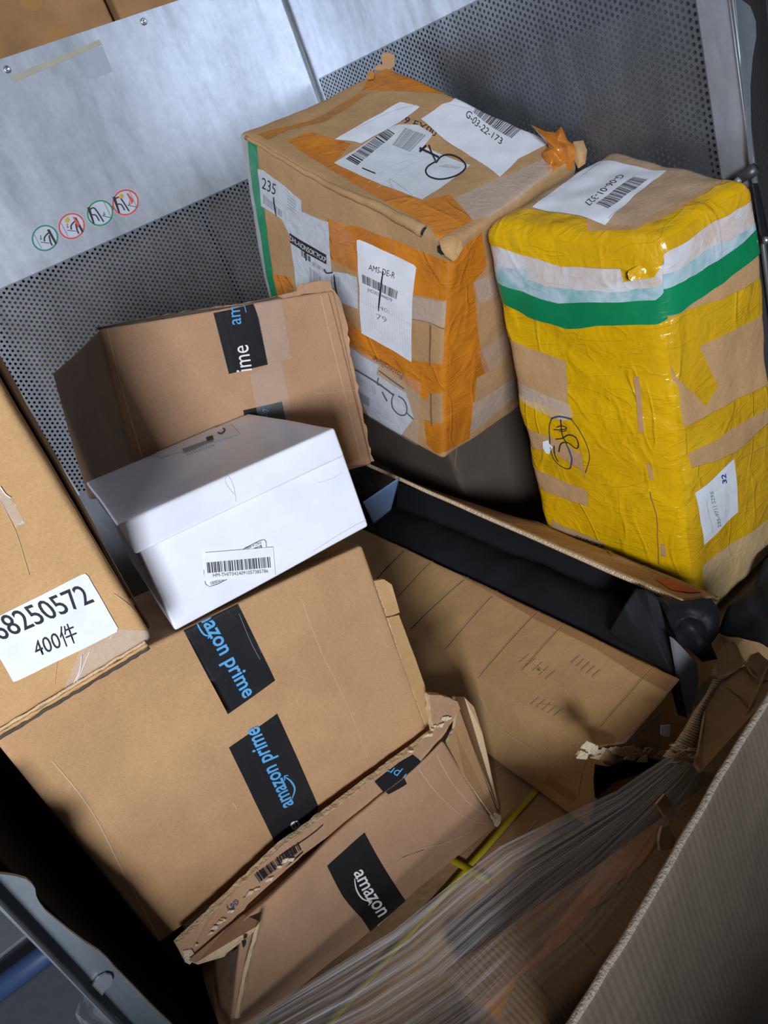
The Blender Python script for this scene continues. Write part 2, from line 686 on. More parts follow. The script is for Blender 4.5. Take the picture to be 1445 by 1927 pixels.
    def build(self, name, parent, label=None):
        body = getattr(self.h, 'body', None)
        if body and name in ('crease', 'score_line', 'flap_gap', 'tape_edge', 'scuff', 'dent', 'lid_crease', 'edge_seam', 'seam', 'stained_patch', 'black_mark', 'faint_print', 'tape_shred_glint'):
            me = body.data                      # marks of the board itself stay in the board's own mesh
            base = parent_loc(body)
            off = []
            for m in self.M:
                if m.name not in [x.name for x in me.materials]:
                    me.materials.append(m)
                off.append([x.name for x in me.materials].index(m.name))
            bm = bmesh.new()
            bm.from_mesh(me)
            vs = [bm.verts.new(v - base) for v in self.V]
            for f, i in zip(self.F, self.I):
                try:
                    g = bm.faces.new([vs[k] for k in f])
                    g.material_index, g.smooth = off[i], True
                except ValueError:
                    pass
            bm.to_mesh(me)
            bm.free()
            return body
        o = mesh_obj(name, self.V, self.F, self.M, parent, self.I, smooth=True)
        if label:
            o['label'] = label
        return o


def slab(name, front, thick, m, parent=None, nrm=None, amp=.0, seed=0, n=14, m_edge=None, jag=0):
    """a piece of board: outline of world points (star-shaped about their middle is not needed), given a thickness"""
    front = [Vector(p) for p in front]
    c = sum(front, Vector()) / len(front)
    if nrm is None:
        nrm = Vector((0, 0, 0))
        for i in range(len(front)):
            a, b = front[i] - c, front[(i + 1) % len(front)] - c
            nrm += a.cross(b)
        nrm.normalize()
        if nrm.dot(EYE - c) < 0:
            nrm = -nrm
    if jag:
        q = []
        for a, b in zip(front, front[1:] + front[:1]):
            k = max(1, int((b - a).length / .009))
            for i in range(k):
                j = jag if i else 0
                q.append(a + (b - a) * (i / k) + Vector((random.uniform(-j, j), random.uniform(-j, j), random.uniform(-j, j))))
        front = q
    bm = bmesh.new()
    vs = [bm.verts.new(p) for p in front]
    f = bm.faces.new(vs)
    bm.normal_update()
    if f.normal.dot(nrm) < 0:
        f.normal_flip()
    bmesh.ops.triangulate(bm, faces=bm.faces[:], ngon_method='EAR_CLIP')
    ext = max((p - c).length for p in front)
    ex = (front[1] - front[0]).normalized()
    ey = nrm.cross(ex)
    for axis in (ex, ey):
        for i in range(-n, n + 1):
            bmesh.ops.bisect_plane(bm, geom=bm.verts[:] + bm.edges[:] + bm.faces[:], plane_co=c + axis * ext * i / n, plane_no=axis, dist=1e-6)
    if amp:
        sd = Vector((seed * 1.7, seed * 3.1, seed * .7))
        for v in bm.verts:
            v.co += nrm * (noise.noise(v.co * 9 + sd) * amp + noise.noise(v.co * 26 + sd) * amp * .35)
    top = bm.faces[:]
    r = bmesh.ops.extrude_face_region(bm, geom=top)
    for v in [g for g in r['geom'] if isinstance(g, bmesh.types.BMVert)]:
        v.co -= nrm * thick
    bmesh.ops.recalc_face_normals(bm, faces=bm.faces[:])
    bm.normal_update()
    mats = [m, m_edge or m]
    V = [v.co.copy() for v in bm.verts]
    bm.verts.index_update()
    F, I = [], []
    for g in bm.faces:
        F.append([v.index for v in g.verts])
        I.append(0 if abs(g.normal.dot(nrm)) > .6 else 1)
    bm.free()
    return mesh_obj(name, V, F, mats, parent, I, smooth=False)


def tube(name, pts, rad, m, parent=None, seg=10, cap=True):
    pts = [Vector(p) for p in pts]
    rad = rad if isinstance(rad, (list, tuple)) else [rad] * len(pts)
    V, F = [], []
    up = Vector((.13, .31, .94))
    for i, p in enumerate(pts):
        d = (pts[min(i + 1, len(pts) - 1)] - pts[max(i - 1, 0)]).normalized()
        a = d.cross(up).normalized()
        b = d.cross(a)
        for j in range(seg):
            t = 2 * math.pi * j / seg
            V.append(p + (a * math.cos(t) + b * math.sin(t)) * rad[i])
    for i in range(len(pts) - 1):
        for j in range(seg):
            k = (j + 1) % seg
            F.append((i * seg + j, i * seg + k, (i + 1) * seg + k, (i + 1) * seg + j))
    if cap:
        F.append(tuple(range(seg))[::-1])
        F.append(tuple((len(pts) - 1) * seg + j for j in range(seg)))
    return mesh_obj(name, V, F, m, parent)


def sheet(name, fn, nu, nv, m, parent=None, thick=0.0, uv=False):
    """a grid surface fn(u, v) -> point, given a thickness"""
    V, F, UV = [], [], []
    for i in range(nu + 1):
        for j in range(nv + 1):
            V.append(fn(i / nu, j / nv))
            UV.append((i / nu, j / nv))
    for i in range(nu):
        for j in range(nv):
            k = i * (nv + 1) + j
            F.append((k, k + nv + 1, k + nv + 2, k + 1))
    o = mesh_obj(name, V, F, m, parent, uvs=UV if uv else None)
    if thick:
        md = o.modifiers.new('thickness', 'SOLIDIFY')
        md.thickness = thick
        md.offset = 0
    return o


def crop(x0, y0, s):
    return lambda x, y: (x0 + x * s, y0 + y * s)


def lerp(a, b, t):
    return a + (b - a) * t




# ================================================================== THE SETTING
WX, WY = 1.1735, 1.974          # inner planes of the right wall and of the back wall of the roll container
DECK = -1.50 + H                # deck of the roll container


def box_verts(x0, x1, y0, y1, z0, z1):
    V = [(x, y, z) for x in (x0, x1) for y in (y0, y1) for z in (z0, z1)]
    F = [(0, 1, 3, 2), (4, 6, 7, 5), (0, 4, 5, 1), (2, 3, 7, 6), (0, 2, 6, 4), (1, 5, 7, 3)]
    return V, F


def perforated(name, origin, ex, ez, inward, outline, area, cols, rows, px, pz, rad, thick, mats):
    """a sheet with rows of real round holes. outline = (a0, a1, z0, z1), area = first hole (a, z), going down"""
    V, F, I = [], [], []
    O, ex, ez, nw = Vector(origin), Vector(ex), Vector(ez), Vector(inward)
    P = lambda a, z, d=0: O + ex * a + ez * z - nw * d
    a0, a1, z0, z1 = outline
    ha, hz = area

    def quad(qa0, qa1, qz0, qz1, mi):
        if qa1 - qa0 < 1e-6 or qz1 - qz0 < 1e-6:
            return
        k = len(V)
        V.extend([P(qa0, qz0), P(qa1, qz0), P(qa1, qz1), P(qa0, qz1)])
        F.append((k, k + 1, k + 2, k + 3))
        I.append(mi)
    ca0, ca1 = ha - px / 2, ha - px / 2 + cols * px
    ctop = hz + pz / 2
    cbot = ctop - rows * pz - pz / 2
    quad(a0, a1, ctop, z1, 0)
    quad(a0, a1, z0, cbot, 1)
    quad(a0, ca0, cbot, ctop, 0)
    quad(ca1, a1, cbot, ctop, 0)
    cs = [(math.cos(2 * math.pi * (j + .5) / 12), math.sin(2 * math.pi * (j + .5) / 12)) for j in range(12)]
    for c in range(cols):
        xa = ha + c * px
        off = 0 if c % 2 == 0 else -pz / 2
        if off:
            quad(xa - px / 2, xa + px / 2, ctop - pz / 2, ctop, 1)
        else:
            quad(xa - px / 2, xa + px / 2, cbot, cbot + pz / 2, 1)
        for r in range(rows):
            zz = hz + off - r * pz
            k = len(V)
            for x, y in cs:
                m = max(abs(x) / (px / 2), abs(y) / (pz / 2))
                V.append(P(xa + x / m, zz + y / m))
            for x, y in cs:
                V.append(P(xa + x * rad, zz + y * rad))
            for x, y in cs:
                V.append(P(xa + x * rad, zz + y * rad, thick))
            for j in range(12):
                n = (j + 1) % 12
                F.append((k + j, k + n, k + 12 + n, k + 12 + j))
                F.append((k + 12 + j, k + 12 + n, k + 24 + n, k + 24 + j))
                I += [1, 2]
            for sx, sz in ((1, 1), (-1, 1), (-1, -1), (1, -1)):      # the cell's four corners
                kk = len(V)
                V.append(P(xa + sx * px / 2, zz + sz * pz / 2))
                js = [j for j in range(12) if cs[j][0] * sx > 0 and cs[j][1] * sz > 0]
                js.sort(key=lambda j: math.atan2(cs[j][1], cs[j][0]) % (2 * math.pi))
                for a, b in zip(js, js[1:]):
                    ma, mb = [max(abs(cs[j][0]) / (px / 2), abs(cs[j][1]) / (pz / 2)) for j in (a, b)]
                    ha_, hb_ = abs(cs[a][0]) / (px / 2) / ma, abs(cs[b][0]) / (px / 2) / mb
                    if (ha_ > .999) != (hb_ > .999):
                        F.append((k + a, kk, k + b))
                        I.append(1)
    return struct(mesh_obj(name, V, F, mats, None, I, smooth=False))


g = mesh_obj('floor', *box_verts(-3, 3, -.6, 4.5, -.02, 0), GROUND, smooth=False)
struct(g)
g = mesh_obj('trim_1', *box_verts(-.24, 1.3, .36, 2.0, DECK - .06, DECK), STEEL_POST, smooth=False)   # deck of the container
struct(g)

wall_back = perforated('wall_back', (0, WY, H), (1, 0, 0), (0, 0, 1), (0, -1, 0), (-.22, WX, DECK - H, .3235), (.138, -.084),
                       102, 44, .00997, .0112, .0031, .0015, [STEEL, STEEL_PERF, STEEL_DARK])
wall_right = perforated('wall_right', (WX, 0, H), (0, -1, 0), (0, 0, 1), (-1, 0, 0), (-WY, -.795, DECK - H, .52), (-1.945, .063),
                        110, 40, .00997, .0112, .0031, .0015, [STEEL, STEEL_PERF, STEEL_DARK])
g = mesh_obj('wall_left', *box_verts(-.225, -.213, .735, WY, DECK, H - .5), STEEL_POST, smooth=False)
struct(g)

# the rounded seam where the two sheets meet
g = tube('trim_2', [(WX - .004, WY - .004, DECK), (WX - .004, WY - .004, .62 + H)], .004, BOLT)
struct(g)


class Plane(Hex):
    """a flat side to lay stickers on"""

    def __init__(self, o, ex, ez):
        c = {}
        o, ex, ez = Vector(o), Vector(ex), Vector(ez)
        n = ex.cross(ez).normalized() * -.01
        for i in (0, 1):
            for j in (0, 1):
                for k in (0, 1):
                    c[(i, j, k)] = o + ex * i + ez * k + n * j
        super().__init__(c, r=0, amp=0)

    def grid(self, a):
        return [0, 1]


BACKP = Plane((-.22, WY, H - .5), (1.39, 0, 0), (0, 0, .8235))
BACKP.d = Vector((1.39, .01, .8235))
e7 = crop(0, 0, .2076)
d = Decal(BACKP, 'front', e7)
d.poly([(100, 690), (900, 358), (925, 405), (130, 745)], RESIDUE)
d.build('glue_residue', wall_back)
d = Decal(BACKP, 'front', e7)
d.poly([(720, 500), (925, 415), (1020, 645), (890, 695), (800, 715)], GREY_PATCH)
d.build('grey_sticker', wall_back)


def bolt(px, py, r=.0075):
    c = at(px, py, Y=WY) + Vector((0, -.0005, 0))
    V, F = [], []
    for i, (rr, dd) in enumerate([(1, 0), (1, .002), (.8, .0035), (.42, .0042), (.36, .0025), (0.05, .0022)]):
        for j in range(16):
            t = math.pi * j / 8
            V.append(c + Vector((math.cos(t) * r * rr, -dd, math.sin(t) * r * rr)))
        if i:
            for j in range(16):
                k = (j + 1) % 16
                F.append((i * 16 - 16 + j, i * 16 - 16 + k, i * 16 + k, i * 16 + j))
    F.append(tuple(80 + j for j in range(16)))
    return mesh_obj('bolt', V, F, BOLT, wall_back)


bolt(13, 131)
bolt(270, 41)

# four round handling signs on the back wall: generic pictograms of a person and a box
e5 = crop(40, 340, .1661)
for (cx, cy), col, kind in (((268, 650), SIGN_GREEN, 0), ((570, 515), SIGN_RED, 1), ((892, 367), SIGN_GREEN, 2), ((1180, 247), SIGN_RED, 3)):
    d = Decal(BACKP, 'front', e5)
    ring = [(cx + 158 * math.cos(t / 20 * math.pi) - 8 * math.sin(t / 20 * math.pi), cy + 156 * math.sin(t / 20 * math.pi)) for t in range(40)]
    d.poly(ring, SIGN_WHITE, 0, cut=False)
    d.stroke([(cx + .9 * (x - cx), cy + .9 * (y - cy)) for x, y in ring[::2]], 3.2, col, 1, closed=True)
    if kind in (0, 1):
        d.poly([(cx + 20, cy - 95), (cx + 50, cy - 100), (cx + 135, cy + 60), (cx + 118, cy + 78)], SIGN_BLACK, 2)
        d.stroke([(cx + 40, cy - 60), (cx - 5, cy - 10), (cx - 5, cy + 40)], 2.6, SIGN_BLACK, 2)
        d.stroke([(cx + 45, cy - 30), (cx + 60, cy + 40), (cx + 80, cy + 85)], 2.8, SIGN_BLACK, 2)
        d.stroke([(cx - 50, cy + 48), (cx + 50, cy + 58)], 1.2, SIGN_BLACK, 2)
        d.stroke([(cx - 130, cy - 50), (cx - 40, cy + 120)], 1.4, INK_GREY, 2)
        d.stroke([(cx - 50, cy - 30), (cx - 50, cy + 15), (cx - 35, cy + 8)], 1.8, col, 2)
    else:
        d.poly([(cx - 150, cy - 60), (cx - 118, cy - 70), (cx - 62, cy + 118), (cx - 80, cy + 122)], SIGN_BLACK, 2)
        d.stroke([(cx - 110, cy - 45), (cx - 60, cy - 50), (cx + 40, cy + 100)], 2.6, SIGN_BLACK, 2)
        d.stroke([(cx - 95, cy + 20), (cx - 50, cy + 25), (cx - 10, cy + 90)], 2.4, SIGN_BLACK, 2)
        d.stroke([(cx + 20, cy + 30), (cx + 130, cy + 55)], 1.2, SIGN_BLACK, 2)
        d.stroke([(cx + 40, cy - 130), (cx + 120, cy + 40)], 1.4, INK_GREY, 2)
        d.stroke([(cx + 45, cy - 15), (cx + 40, cy + 25), (cx + 60, cy + 10)], 1.8, col, 2)
    if kind in (1, 3):
        d.poly([(cx - 80, cy - 70), (cx - 50, cy - 105), (cx - 20, cy - 75), (cx - 40, cy - 45), (cx - 70, cy - 40)], SIGN_YELLOW, 3)
        d.poly([(cx + 5, cy - 110), (cx + 30, cy - 100), (cx + 90, cy - 20), (cx + 70, cy + 20)], SIGN_RED, 3)
    d.build('round_sign', wall_back, ('green' if col is SIGN_GREEN else 'red') + ' ringed handling pictogram')

# ---- the front edge of the right wall: folded lip, curved plate, lever, belt
lip = tube('trim_3', [(WX - .002, .795, DECK), (WX - .002, .795, H + .5)], .0045, BOLT)
struct(lip)


def lip_plate():
    pts = [(1384, -40), (1396, 0), (1412, 12), (1422, 40), (1423, 70), (1416, 110), (1412, 160), (1413, 230), (1417, 300), (1424, 345), (1430, 380),
           (1424, 380), (1412, 300), (1404, 200), (1394, 100), (1384, 0), (1376, -40)]
    return slab('trim_4', [at(x, y, Y=.79) for x, y in pts], .003, STEEL_POST, None, n=4)


struct(lip_plate())

mesh_m, nt, b = _new('black_mesh_cloth')
v = N(nt, 'ShaderNodeTexBrick')
v.inputs['Scale'].default_value = 130
v.inputs['Color1'].default_value = (.006, .006, .006, 1)
v.inputs['Color2'].default_value = (.006, .006, .006, 1)
v.inputs['Mortar'].default_value = (.05, .05, .052, 1)
v.inputs['Mortar Size'].default_value = .03
v.inputs['Row Height'].default_value = .5
nt.links.new(coords(nt, (1, .2, 1)), v.inputs['Vector'])
nt.links.new(v.outputs[0], b.inputs['Base Color'])
b.inputs['Roughness'].default_value = .8
o = sheet('mesh_curtain', lambda u, v: Vector((lerp(1.150, 1.45, u) + .004 * math.sin(v * 9) + (.0 if v < .85 else (v - .85) * .1), .815 + .03 * u + .006 * math.sin(u * 14 + v * 3), lerp(DECK + .1, H + .1, v))), 30, 40, mesh_m, None, .002)
o.location = (0.052, 0, 0)
tag(o, 'black woven mesh curtain hanging beyond the front edge of the perforated wall', 'curtain')

lev = thing('release_lever', at(1385, 342, Y=.81), 'small dark steel release lever sticking out beside the yellow taped carton', 'lever')
P = [at(x, y, Y=yy) for x, y, yy in ((1383, 342, .815), (1396, 332, .80), (1410, 326, .785), (1423, 316, .775))]
tube('lever_arm', P, [.009, .009, .010, .009], STEEL_DARK, lev)
tube('pivot_pin', [at(1388, 341, Y=.80), at(1388, 341, Y=.84)], .006, STEEL_POST, lev)

belt = thing('lashing_belt', at(1440, 470, Y=.78), 'black lashing belt with a chrome buckle hanging past the yellow carton', 'belt')
pts = [(1413, 345), (1420, 390), (1428, 430), (1436, 452)]
sheet('webbing', lambda u, v: at(lerp(1414, 1430, u ** 1.0) + v * lerp(11, 17, u), lerp(345, 446, u), Y=.772), 14, 3, CLOTH_SHEEN, belt, .002)
tube('buckle', [at(1437, 452, Y=.768), at(1447, 452, Y=.768)], .006, BOLT, belt)

# ---- front left post of the container
q = crop(0, 1600, .3322)
pl = [(-60, 120), (0, 135), (60, 142), (100, 150), (150, 165), (180, 190), (200, 220), (205, 260), (225, 300), (260, 345), (320, 395), (400, 460), (480, 520), (560, 570), (610, 615),
      (650, 662), (760, 775), (860, 880), (960, 975), (1040, 1050), (1200, 1200), (880, 1200), (700, 985), (440, 745), (250, 545), (90, 372), (0, 275), (-60, 215)]
post = slab('trim_5', [at(*q(x, y), Y=.72) for x, y in pl], .004, STEEL_POST, None, n=6)
struct(post)
sheet('folded_lip', lambda u, v: at(*q(lerp(lerp(-60, 880, u), lerp(-75, 855, u), v), lerp(lerp(213, 1190, u), lerp(240, 1212, u), v)), Y=lerp(.718, .700, v)), 20, 3, STEEL, post, .002)
hk = [(540, 745), (560, 722), (600, 702), (632, 710), (640, 735), (625, 770), (590, 800), (580, 825), (540, 790), (520, 770)]
slab('hook_plate', [at(*q(x, y), Y=.715) for x, y in hk], .003, STEEL, post, n=3)

# ---- black sheet for the net and plain shade inside the left side
o = sheet('black_side_sheet', lambda u, v: Vector((-.188 + .010 * math.sin(u * 11 + v * 4) - .004 * v, lerp(.735, 1.25, u), lerp(DECK + .01, H - .44 - .05 * u, v))), 40, 40, DARK_SHEET, None, .003)
tag(o, 'black sheet for net and dark inside, hanging along the left side behind the galvanised post', 'cloth')

o = sheet('film_scrap', lambda u, v: at(lerp(150, 236, u) + 14 * math.sin(v * 9 + u * 4) * v, lerp(1846 + 70 * u, 1960, v), Y=.735 + .02 * math.sin(u * 9) * math.sin(v * 6)), 24, 24, FILM_CLUMP, None)
tag(o, 'crumpled scrap of clear film clinging below the galvanised post', 'plastic film')

# ---- unseen notched screen, added and shaped to cast the lower-left shadows
gp = [(-2.2, DECK), (-2.2, H - .11), (-1.27, H - .115), (-1.15, H - .145), (-1.03, H - .185), (-.88, H - .25), (-.80, H - .40), (-.52, H - .42), (-.46, H - .335), (.45, H - .33), (.45, DECK)]
struct(slab('shadow_screen', [Vector((-.62, y, z)) for y, z in gp], .012, STEEL_POST, None, n=3))

# ---- outside the container
g = tube('edge_bar', [at(-60, 1905, Z=-1.57), at(100, 1784, Z=-1.57), at(260, 1663, Z=-1.57)], .03, TUBE_BLUE)
tag(g, 'dark blue edge bar lying on the floor outside the container', 'bar')
g = mesh_obj('floor_mat', *box_verts(-2.2, -.3, 2.0, 3.2, .001, .012), flat('floor_mat_grey', (.19, .19, .21), .8), smooth=False)
tag(g, 'grey mat on the floor outside beyond the blue bar', 'mat')
g = mesh_obj('wall_outside', *box_verts(WX + .035, WX + .045, .86, 1.62, H - .60, H - .045), OUTER_GREY, smooth=False)
struct(g)

# two cartons standing behind the back wall
for i, (x0, x1, lab) in enumerate(((-.1, .806, 'plain orange-brown carton standing behind the steel wall, left of the gap'),
                                   (.822, 1.75, 'plain orange-brown carton standing behind the steel wall, right of the gap'))):
    c = {(a, b_, k): Vector(((x0, x1)[a], (2.15, 2.7)[b_], (0.0, H + .75)[k])) for a in (0, 1) for b_ in (0, 1) for k in (0, 1)}
    hx = Hex(c, r=.012, amp=.003, freq=3, seed=40 + i)
    t = thing('tall_carton', base_of(c), lab, 'box', 'cartons behind the wall')
    hx.build('box_body', KRAFT_ORANGE, t)
    dd = Decal(hx, 'front', e7)
    if i == 0:
        dd.poly([(380, 400), (420, 300), (480, 220), (590, 215), (620, 300), (500, 395), (380, 430)], flat('faded_patch', (.37, .185, .06), .7))
        dd.poly([(160, -80), (400, -80), (390, 90), (280, 110), (190, 60)], flat('faded_patch', (.37, .185, .06), .7))
        dd.build('stained_patch', t)


# ================================================================== THE LOWER LAYER
def px_hex(front, back):
    """corners from measured points; front and back are (top left, top right, bottom right, bottom left)"""
    return corners(front[0], front[1], front[2], front[3], *back)


LAYER = H - 1.10
STRAP_Y0 = .76
c = {(a, b_, k): Vector(((-.17, 1.16)[a], (STRAP_Y0, 1.93)[b_], (DECK + .001, LAYER)[k])) for a in (0, 1) for b_ in (0, 1) for k in (0, 1)}
hx = Hex(c, r=.008, amp=.0015, freq=3, seed=3)
strapped = thing('strapped_carton', base_of(c), 'wide brown carton at the bottom of the pile bound with yellow straps', 'box')
hx.build('box_body', KRAFT_OLD, strapped)
for a, b_ in (((1010, 1488), (560, 1992)), ((845, 1615), (1060, 1738))):
    pa, pb = at(*a, Z=-1.098), at(*b_, Z=-1.098)
    if a[0] > 900:
        pa, pb = pb, pa + (pa - pb) * .5
    if pb.y < .77:
        pb = lerp(pa, pb, (pa.y - .77) / (pa.y - pb.y))
    dv = (pb - pa).normalized()
    sd = dv.cross(Vector((0, 0, 1))) * .0065
    sheet('yellow_strap', lambda u, v, pa=pa, pb=pb, sd=sd: lerp(pa, pb, u) + sd * (2 * v - 1) + Vector((0, 0, .002)), 30, 2, STRAP, strapped, .0015)
d = Decal(hx, 'top', crop(780, 1380, .4602))
d.stroke([(470, 500), (640, 350)], 2.2, CREASE)
d.stroke([(395, 480), (505, 355)], 1.2, CREASE_LIGHT)
d.build('seam', strapped)

# carton in front, under the stretch film: ribbed side, orange tape
c = px_hex((at(812, 1800, Z=-1.045), at(1300, 1478, Z=-1.06), at(1300, 1478, Z=-1.06) - Vector((0, 0, .42)), at(812, 1800, Z=-1.045) - Vector((0, 0, .43))),
           (at(812, 1800, Z=-1.045), at(1300, 1478, Z=-1.06), Vector(), Vector()))
ua, ub = at(812, 1800, Z=-1.045), at(1330, 1440, Z=-1.06)
ux = (ub - ua)
ux.z = 0
ux.normalize()
uy = Vector((ux.y, -ux.x, 0)) * .15          # towards the camera
fz = Vector((0, 0, DECK + .002))
ground = lambda p: Vector((p.x, p.y, DECK + .002))
ua, ub = ua + uy * .16, ub + uy * .16
ua.y, ub.y = min(ua.y, .725), min(ub.y, .725)
fl, fr = ua + Vector((.02, -.15, 0)), ub + Vector((.02, -.09, 0))
c = px_hex((fl, fr, ground(fr), ground(fl)), (ua, ub, ground(ub), ground(ua)))
hx = Hex(c, r=.012, amp=.006, freq=7, seed=9, bulge={'top': .008})
under = thing('taped_carton', base_of(c), 'crumpled ribbed carton with orange tape lying beneath the stretch film', 'box')
hx.build('box_body', KRAFT_RIB, under)
d = Decal(hx, 'top', crop(780, 1380, .4602))
d.poly([(170, 1200), (520, 900), (840, 420), (1000, 370), (960, 520), (800, 640), (620, 870), (420, 1010), (330, 1200)], ORANGE_DULL, jag=2)
d.build('orange_tape', under)
d = Decal(hx, 'top', crop(780, 1380, .4602))
d.stroke([(470, 1000), (560, 1100)], 1.6, CREASE, 1)
d.stroke([(640, 815), (740, 920)], 1.8, CREASE, 1)
d.stroke([(700, 750), (830, 660), (1010, 440)], 1.6, CREASE, 1)
d.build('crease', under)

# the big board in the right foreground
ra, rb = at(1080, 1927, Z=-.82), at(1445, 1310, Z=-.82)
dr = (rb - ra).normalized()
nr = Vector((dr.y, -dr.x, 0))
r0, r1 = ra - dr * .09, rb + dr * .12
board = thing('cardboard_panel', (r0 + r1) / 2 * 1.0, 'large greyish cardboard panel standing upright in the near right corner', 'cardboard')
zz = lambda p, z: Vector((p.x, p.y, z))
board.location = zz(board.location, DECK)


def board_fn(u, v):
    p = lerp(r0, r1, u)
    p = zz(p, lerp(DECK + .0, H - .82, v))
    p += nr * (.006 * noise.noise(p * 5) + .0015 * noise.noise(p * 25) + .012 * (1 - v))
    return p


sheet('panel', board_fn, 60, 50, KRAFT_GREY, board, .0065)


def rim_fn(u, v):
    p = board_fn(u, 1)
    a = v * 2 * math.pi
    return p + nr * (.0044 * math.cos(a)) + Vector((0, 0, .0035 * math.sin(a) + .0006 * noise.noise(p * 160)))


sheet('rim', rim_fn, 150, 10, flat('board_rim', (.40, .33, .26), .9, bmp=.6, bscale=200), board)

# ================================================================== BACK LAYER
# carton under the orange box, its shade put into the board colour
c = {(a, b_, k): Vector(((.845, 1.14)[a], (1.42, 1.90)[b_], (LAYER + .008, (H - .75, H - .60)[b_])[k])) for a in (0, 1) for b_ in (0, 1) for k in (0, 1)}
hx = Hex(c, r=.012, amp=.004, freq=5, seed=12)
t = thing('shaded_carton', base_of(c), 'brown carton darkened as if in shadow under the orange taped box', 'box')
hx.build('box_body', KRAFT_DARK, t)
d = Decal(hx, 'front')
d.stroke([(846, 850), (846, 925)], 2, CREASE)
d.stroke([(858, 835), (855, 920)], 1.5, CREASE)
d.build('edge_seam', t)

# ------------------------------------------------------------------ orange taped box
F_ = at(845, 460, k=1.297)
OBc = corners(at(443, 253, k=1.525), F_, at(835, 868, k=1.65), at(530, 692, k=1.84),
              at(725, 127, k=1.669), at(1093, 290, k=1.44), at(1015, 738, k=1.80), Vector())
OBc[(0, 1, 0)] = OBc[(0, 0, 0)] + (OBc[(1, 1, 0)] - OBc[(1, 0, 0)]) * .98
OBX = Hex(OBc, r=.011, amp=.007, freq=4.5, seed=21, bulge={'front': .012, 'top': -.006, 'right': .012}, amp2=.0015, freq2=22)
orange_box = thing('orange_taped_box', base_of(OBc), 'large battered carton wrapped in orange tape leaning in the corner of the container', 'box')
OBX.build('box_body', KRAFT_OLD, orange_box)
c2b, c3 = crop(400, 80, .4844), crop(420, 400, .4014)


def ob(face, cv):
    return Decal(OBX, face, cv)


ob('top', c2b).poly([(545, 220), (640, 100), (740, 60), (960, 205), (1010, 225), (860, 205), (720, 195), (575, 185)], ORANGE, jag=1.2).build('orange_tape', orange_box)
ob('top', c2b).poly([(1225, 312), (1330, 345), (1400, 400), (1420, 470), (1305, 520), (1280, 440), (1308, 408)], ORANGE, jag=1.5).build('orange_tape', orange_box)
ob('top', c2b).poly([(285, 385), (370, 342), (545, 385), (478, 462), (805, 612), (910, 582), (1000, 690), (858, 770), (840, 720), (700, 640), (520, 520)], ORANGE, jag=1.2).build('orange_tape', orange_box)
ob('top', c2b).poly([(165, 362), (380, 290), (560, 195), (600, 200), (420, 300), (300, 330), (210, 385)], ORANGE_DULL, jag=2).build('orange_tape', orange_box)
ob('top', c2b).poly([(1010, 560), (1300, 455), (1330, 520), (1060, 680), (1000, 690), (930, 600)], CLEAR_THICK, 1).build('clear_tape', orange_box)
# folded edge line of the lid
d = ob('top', c2b)
d.stroke([(200, 480), (330, 520), (560, 660), (760, 770), (870, 800)], 2.2, CREASE, 0)
d.stroke([(190, 455), (350, 500), (600, 645), (800, 755)], 1.4, CREASE_LIGHT, 0)
d.stroke([(640, 700), (720, 690), (780, 700)], 1.2, CREASE, 0)
d.build('lid_crease', orange_box)
# papers on the lid
d = ob('top', c2b)
d.text('39 FX00', (720, 303), (872, 356), (731, 280), INK, 0, caps=True)
d.build('printed_mark', orange_box)
d = ob('top', c2b)
d.poly([(478, 372), (590, 305), (722, 238), (800, 255), (730, 310), (585, 385), (560, 380)], PAPER, 3, jag=.6)
d.stroke([(560, 330), (680, 275), (790, 250)], 1, INK_PALE, 4)
d.build('torn_label', orange_box)
d = ob('top', c2b)
d.poly([(478, 462), (690, 327), (722, 318), (800, 318), (862, 348), (830, 388), (1000, 468), (805, 608)], PAPER_OLD, 1)
d.bars([(525, 445), (680, 332), (715, 350), (572, 468)], INK, 2, 34, 5)
d.poly([(706, 388), (752, 330), (834, 352), (775, 412)], INK_GREY, 2)
d.bars([(706, 388), (775, 412), (834, 352), (752, 330)], INK_PALE, 3, 18, 9, .5)
d.stroke([(590, 478), (640, 500)], 2.4, INK, 2)
d.stroke([(610, 540), (700, 470), (790, 440)], .8, INK_PALE, 2)
d.stroke([(640, 560), (760, 470), (900, 410)], .8, INK_PALE, 2)
d.stroke([(700, 560), (690, 520), (720, 540), (770, 590)], .7, INK_GREY, 2)
d.stroke([(870, 450), (842, 468), (832, 490), (845, 512), (885, 522), (935, 512), (972, 490), (982, 468), (965, 442), (925, 424), (893, 430), (872, 455)], 3, INK, 4)
d.stroke([(812, 398), (850, 415), (885, 432)], 4, INK, 4)
d.stroke([(848, 386), (858, 415), (872, 448)], 3, INK, 4)
d.stroke([(812, 412), (838, 388)], 4, INK, 4)
for i in range(6):
    d.stroke([(880 + i * 12, 470 + i * 2), (915 + i * 9, 460 + i * 3)], .9, INK_GREY, 2)
d.build('shipping_label', orange_box)
d = ob('top', c2b)
d.poly([(810, 297), (888, 246), (925, 238), (945, 219), (1005, 226), (1060, 240), (1175, 305), (1235, 330), (1308, 405), (1185, 457), (1102, 525), (1020, 445)], PAPER, 2)
d.bars([(1010, 275), (1165, 380), (1205, 345), (1025, 250)], INK, 3, 36, 3)
d.text('G-03-22-173', (980, 285), (1122, 400), (993, 266), INK, 3, caps=True)
d.stroke([(905, 245), (990, 262), (1010, 275)], .8, INK_PALE, 3)
d.build('barcode_label', orange_box)

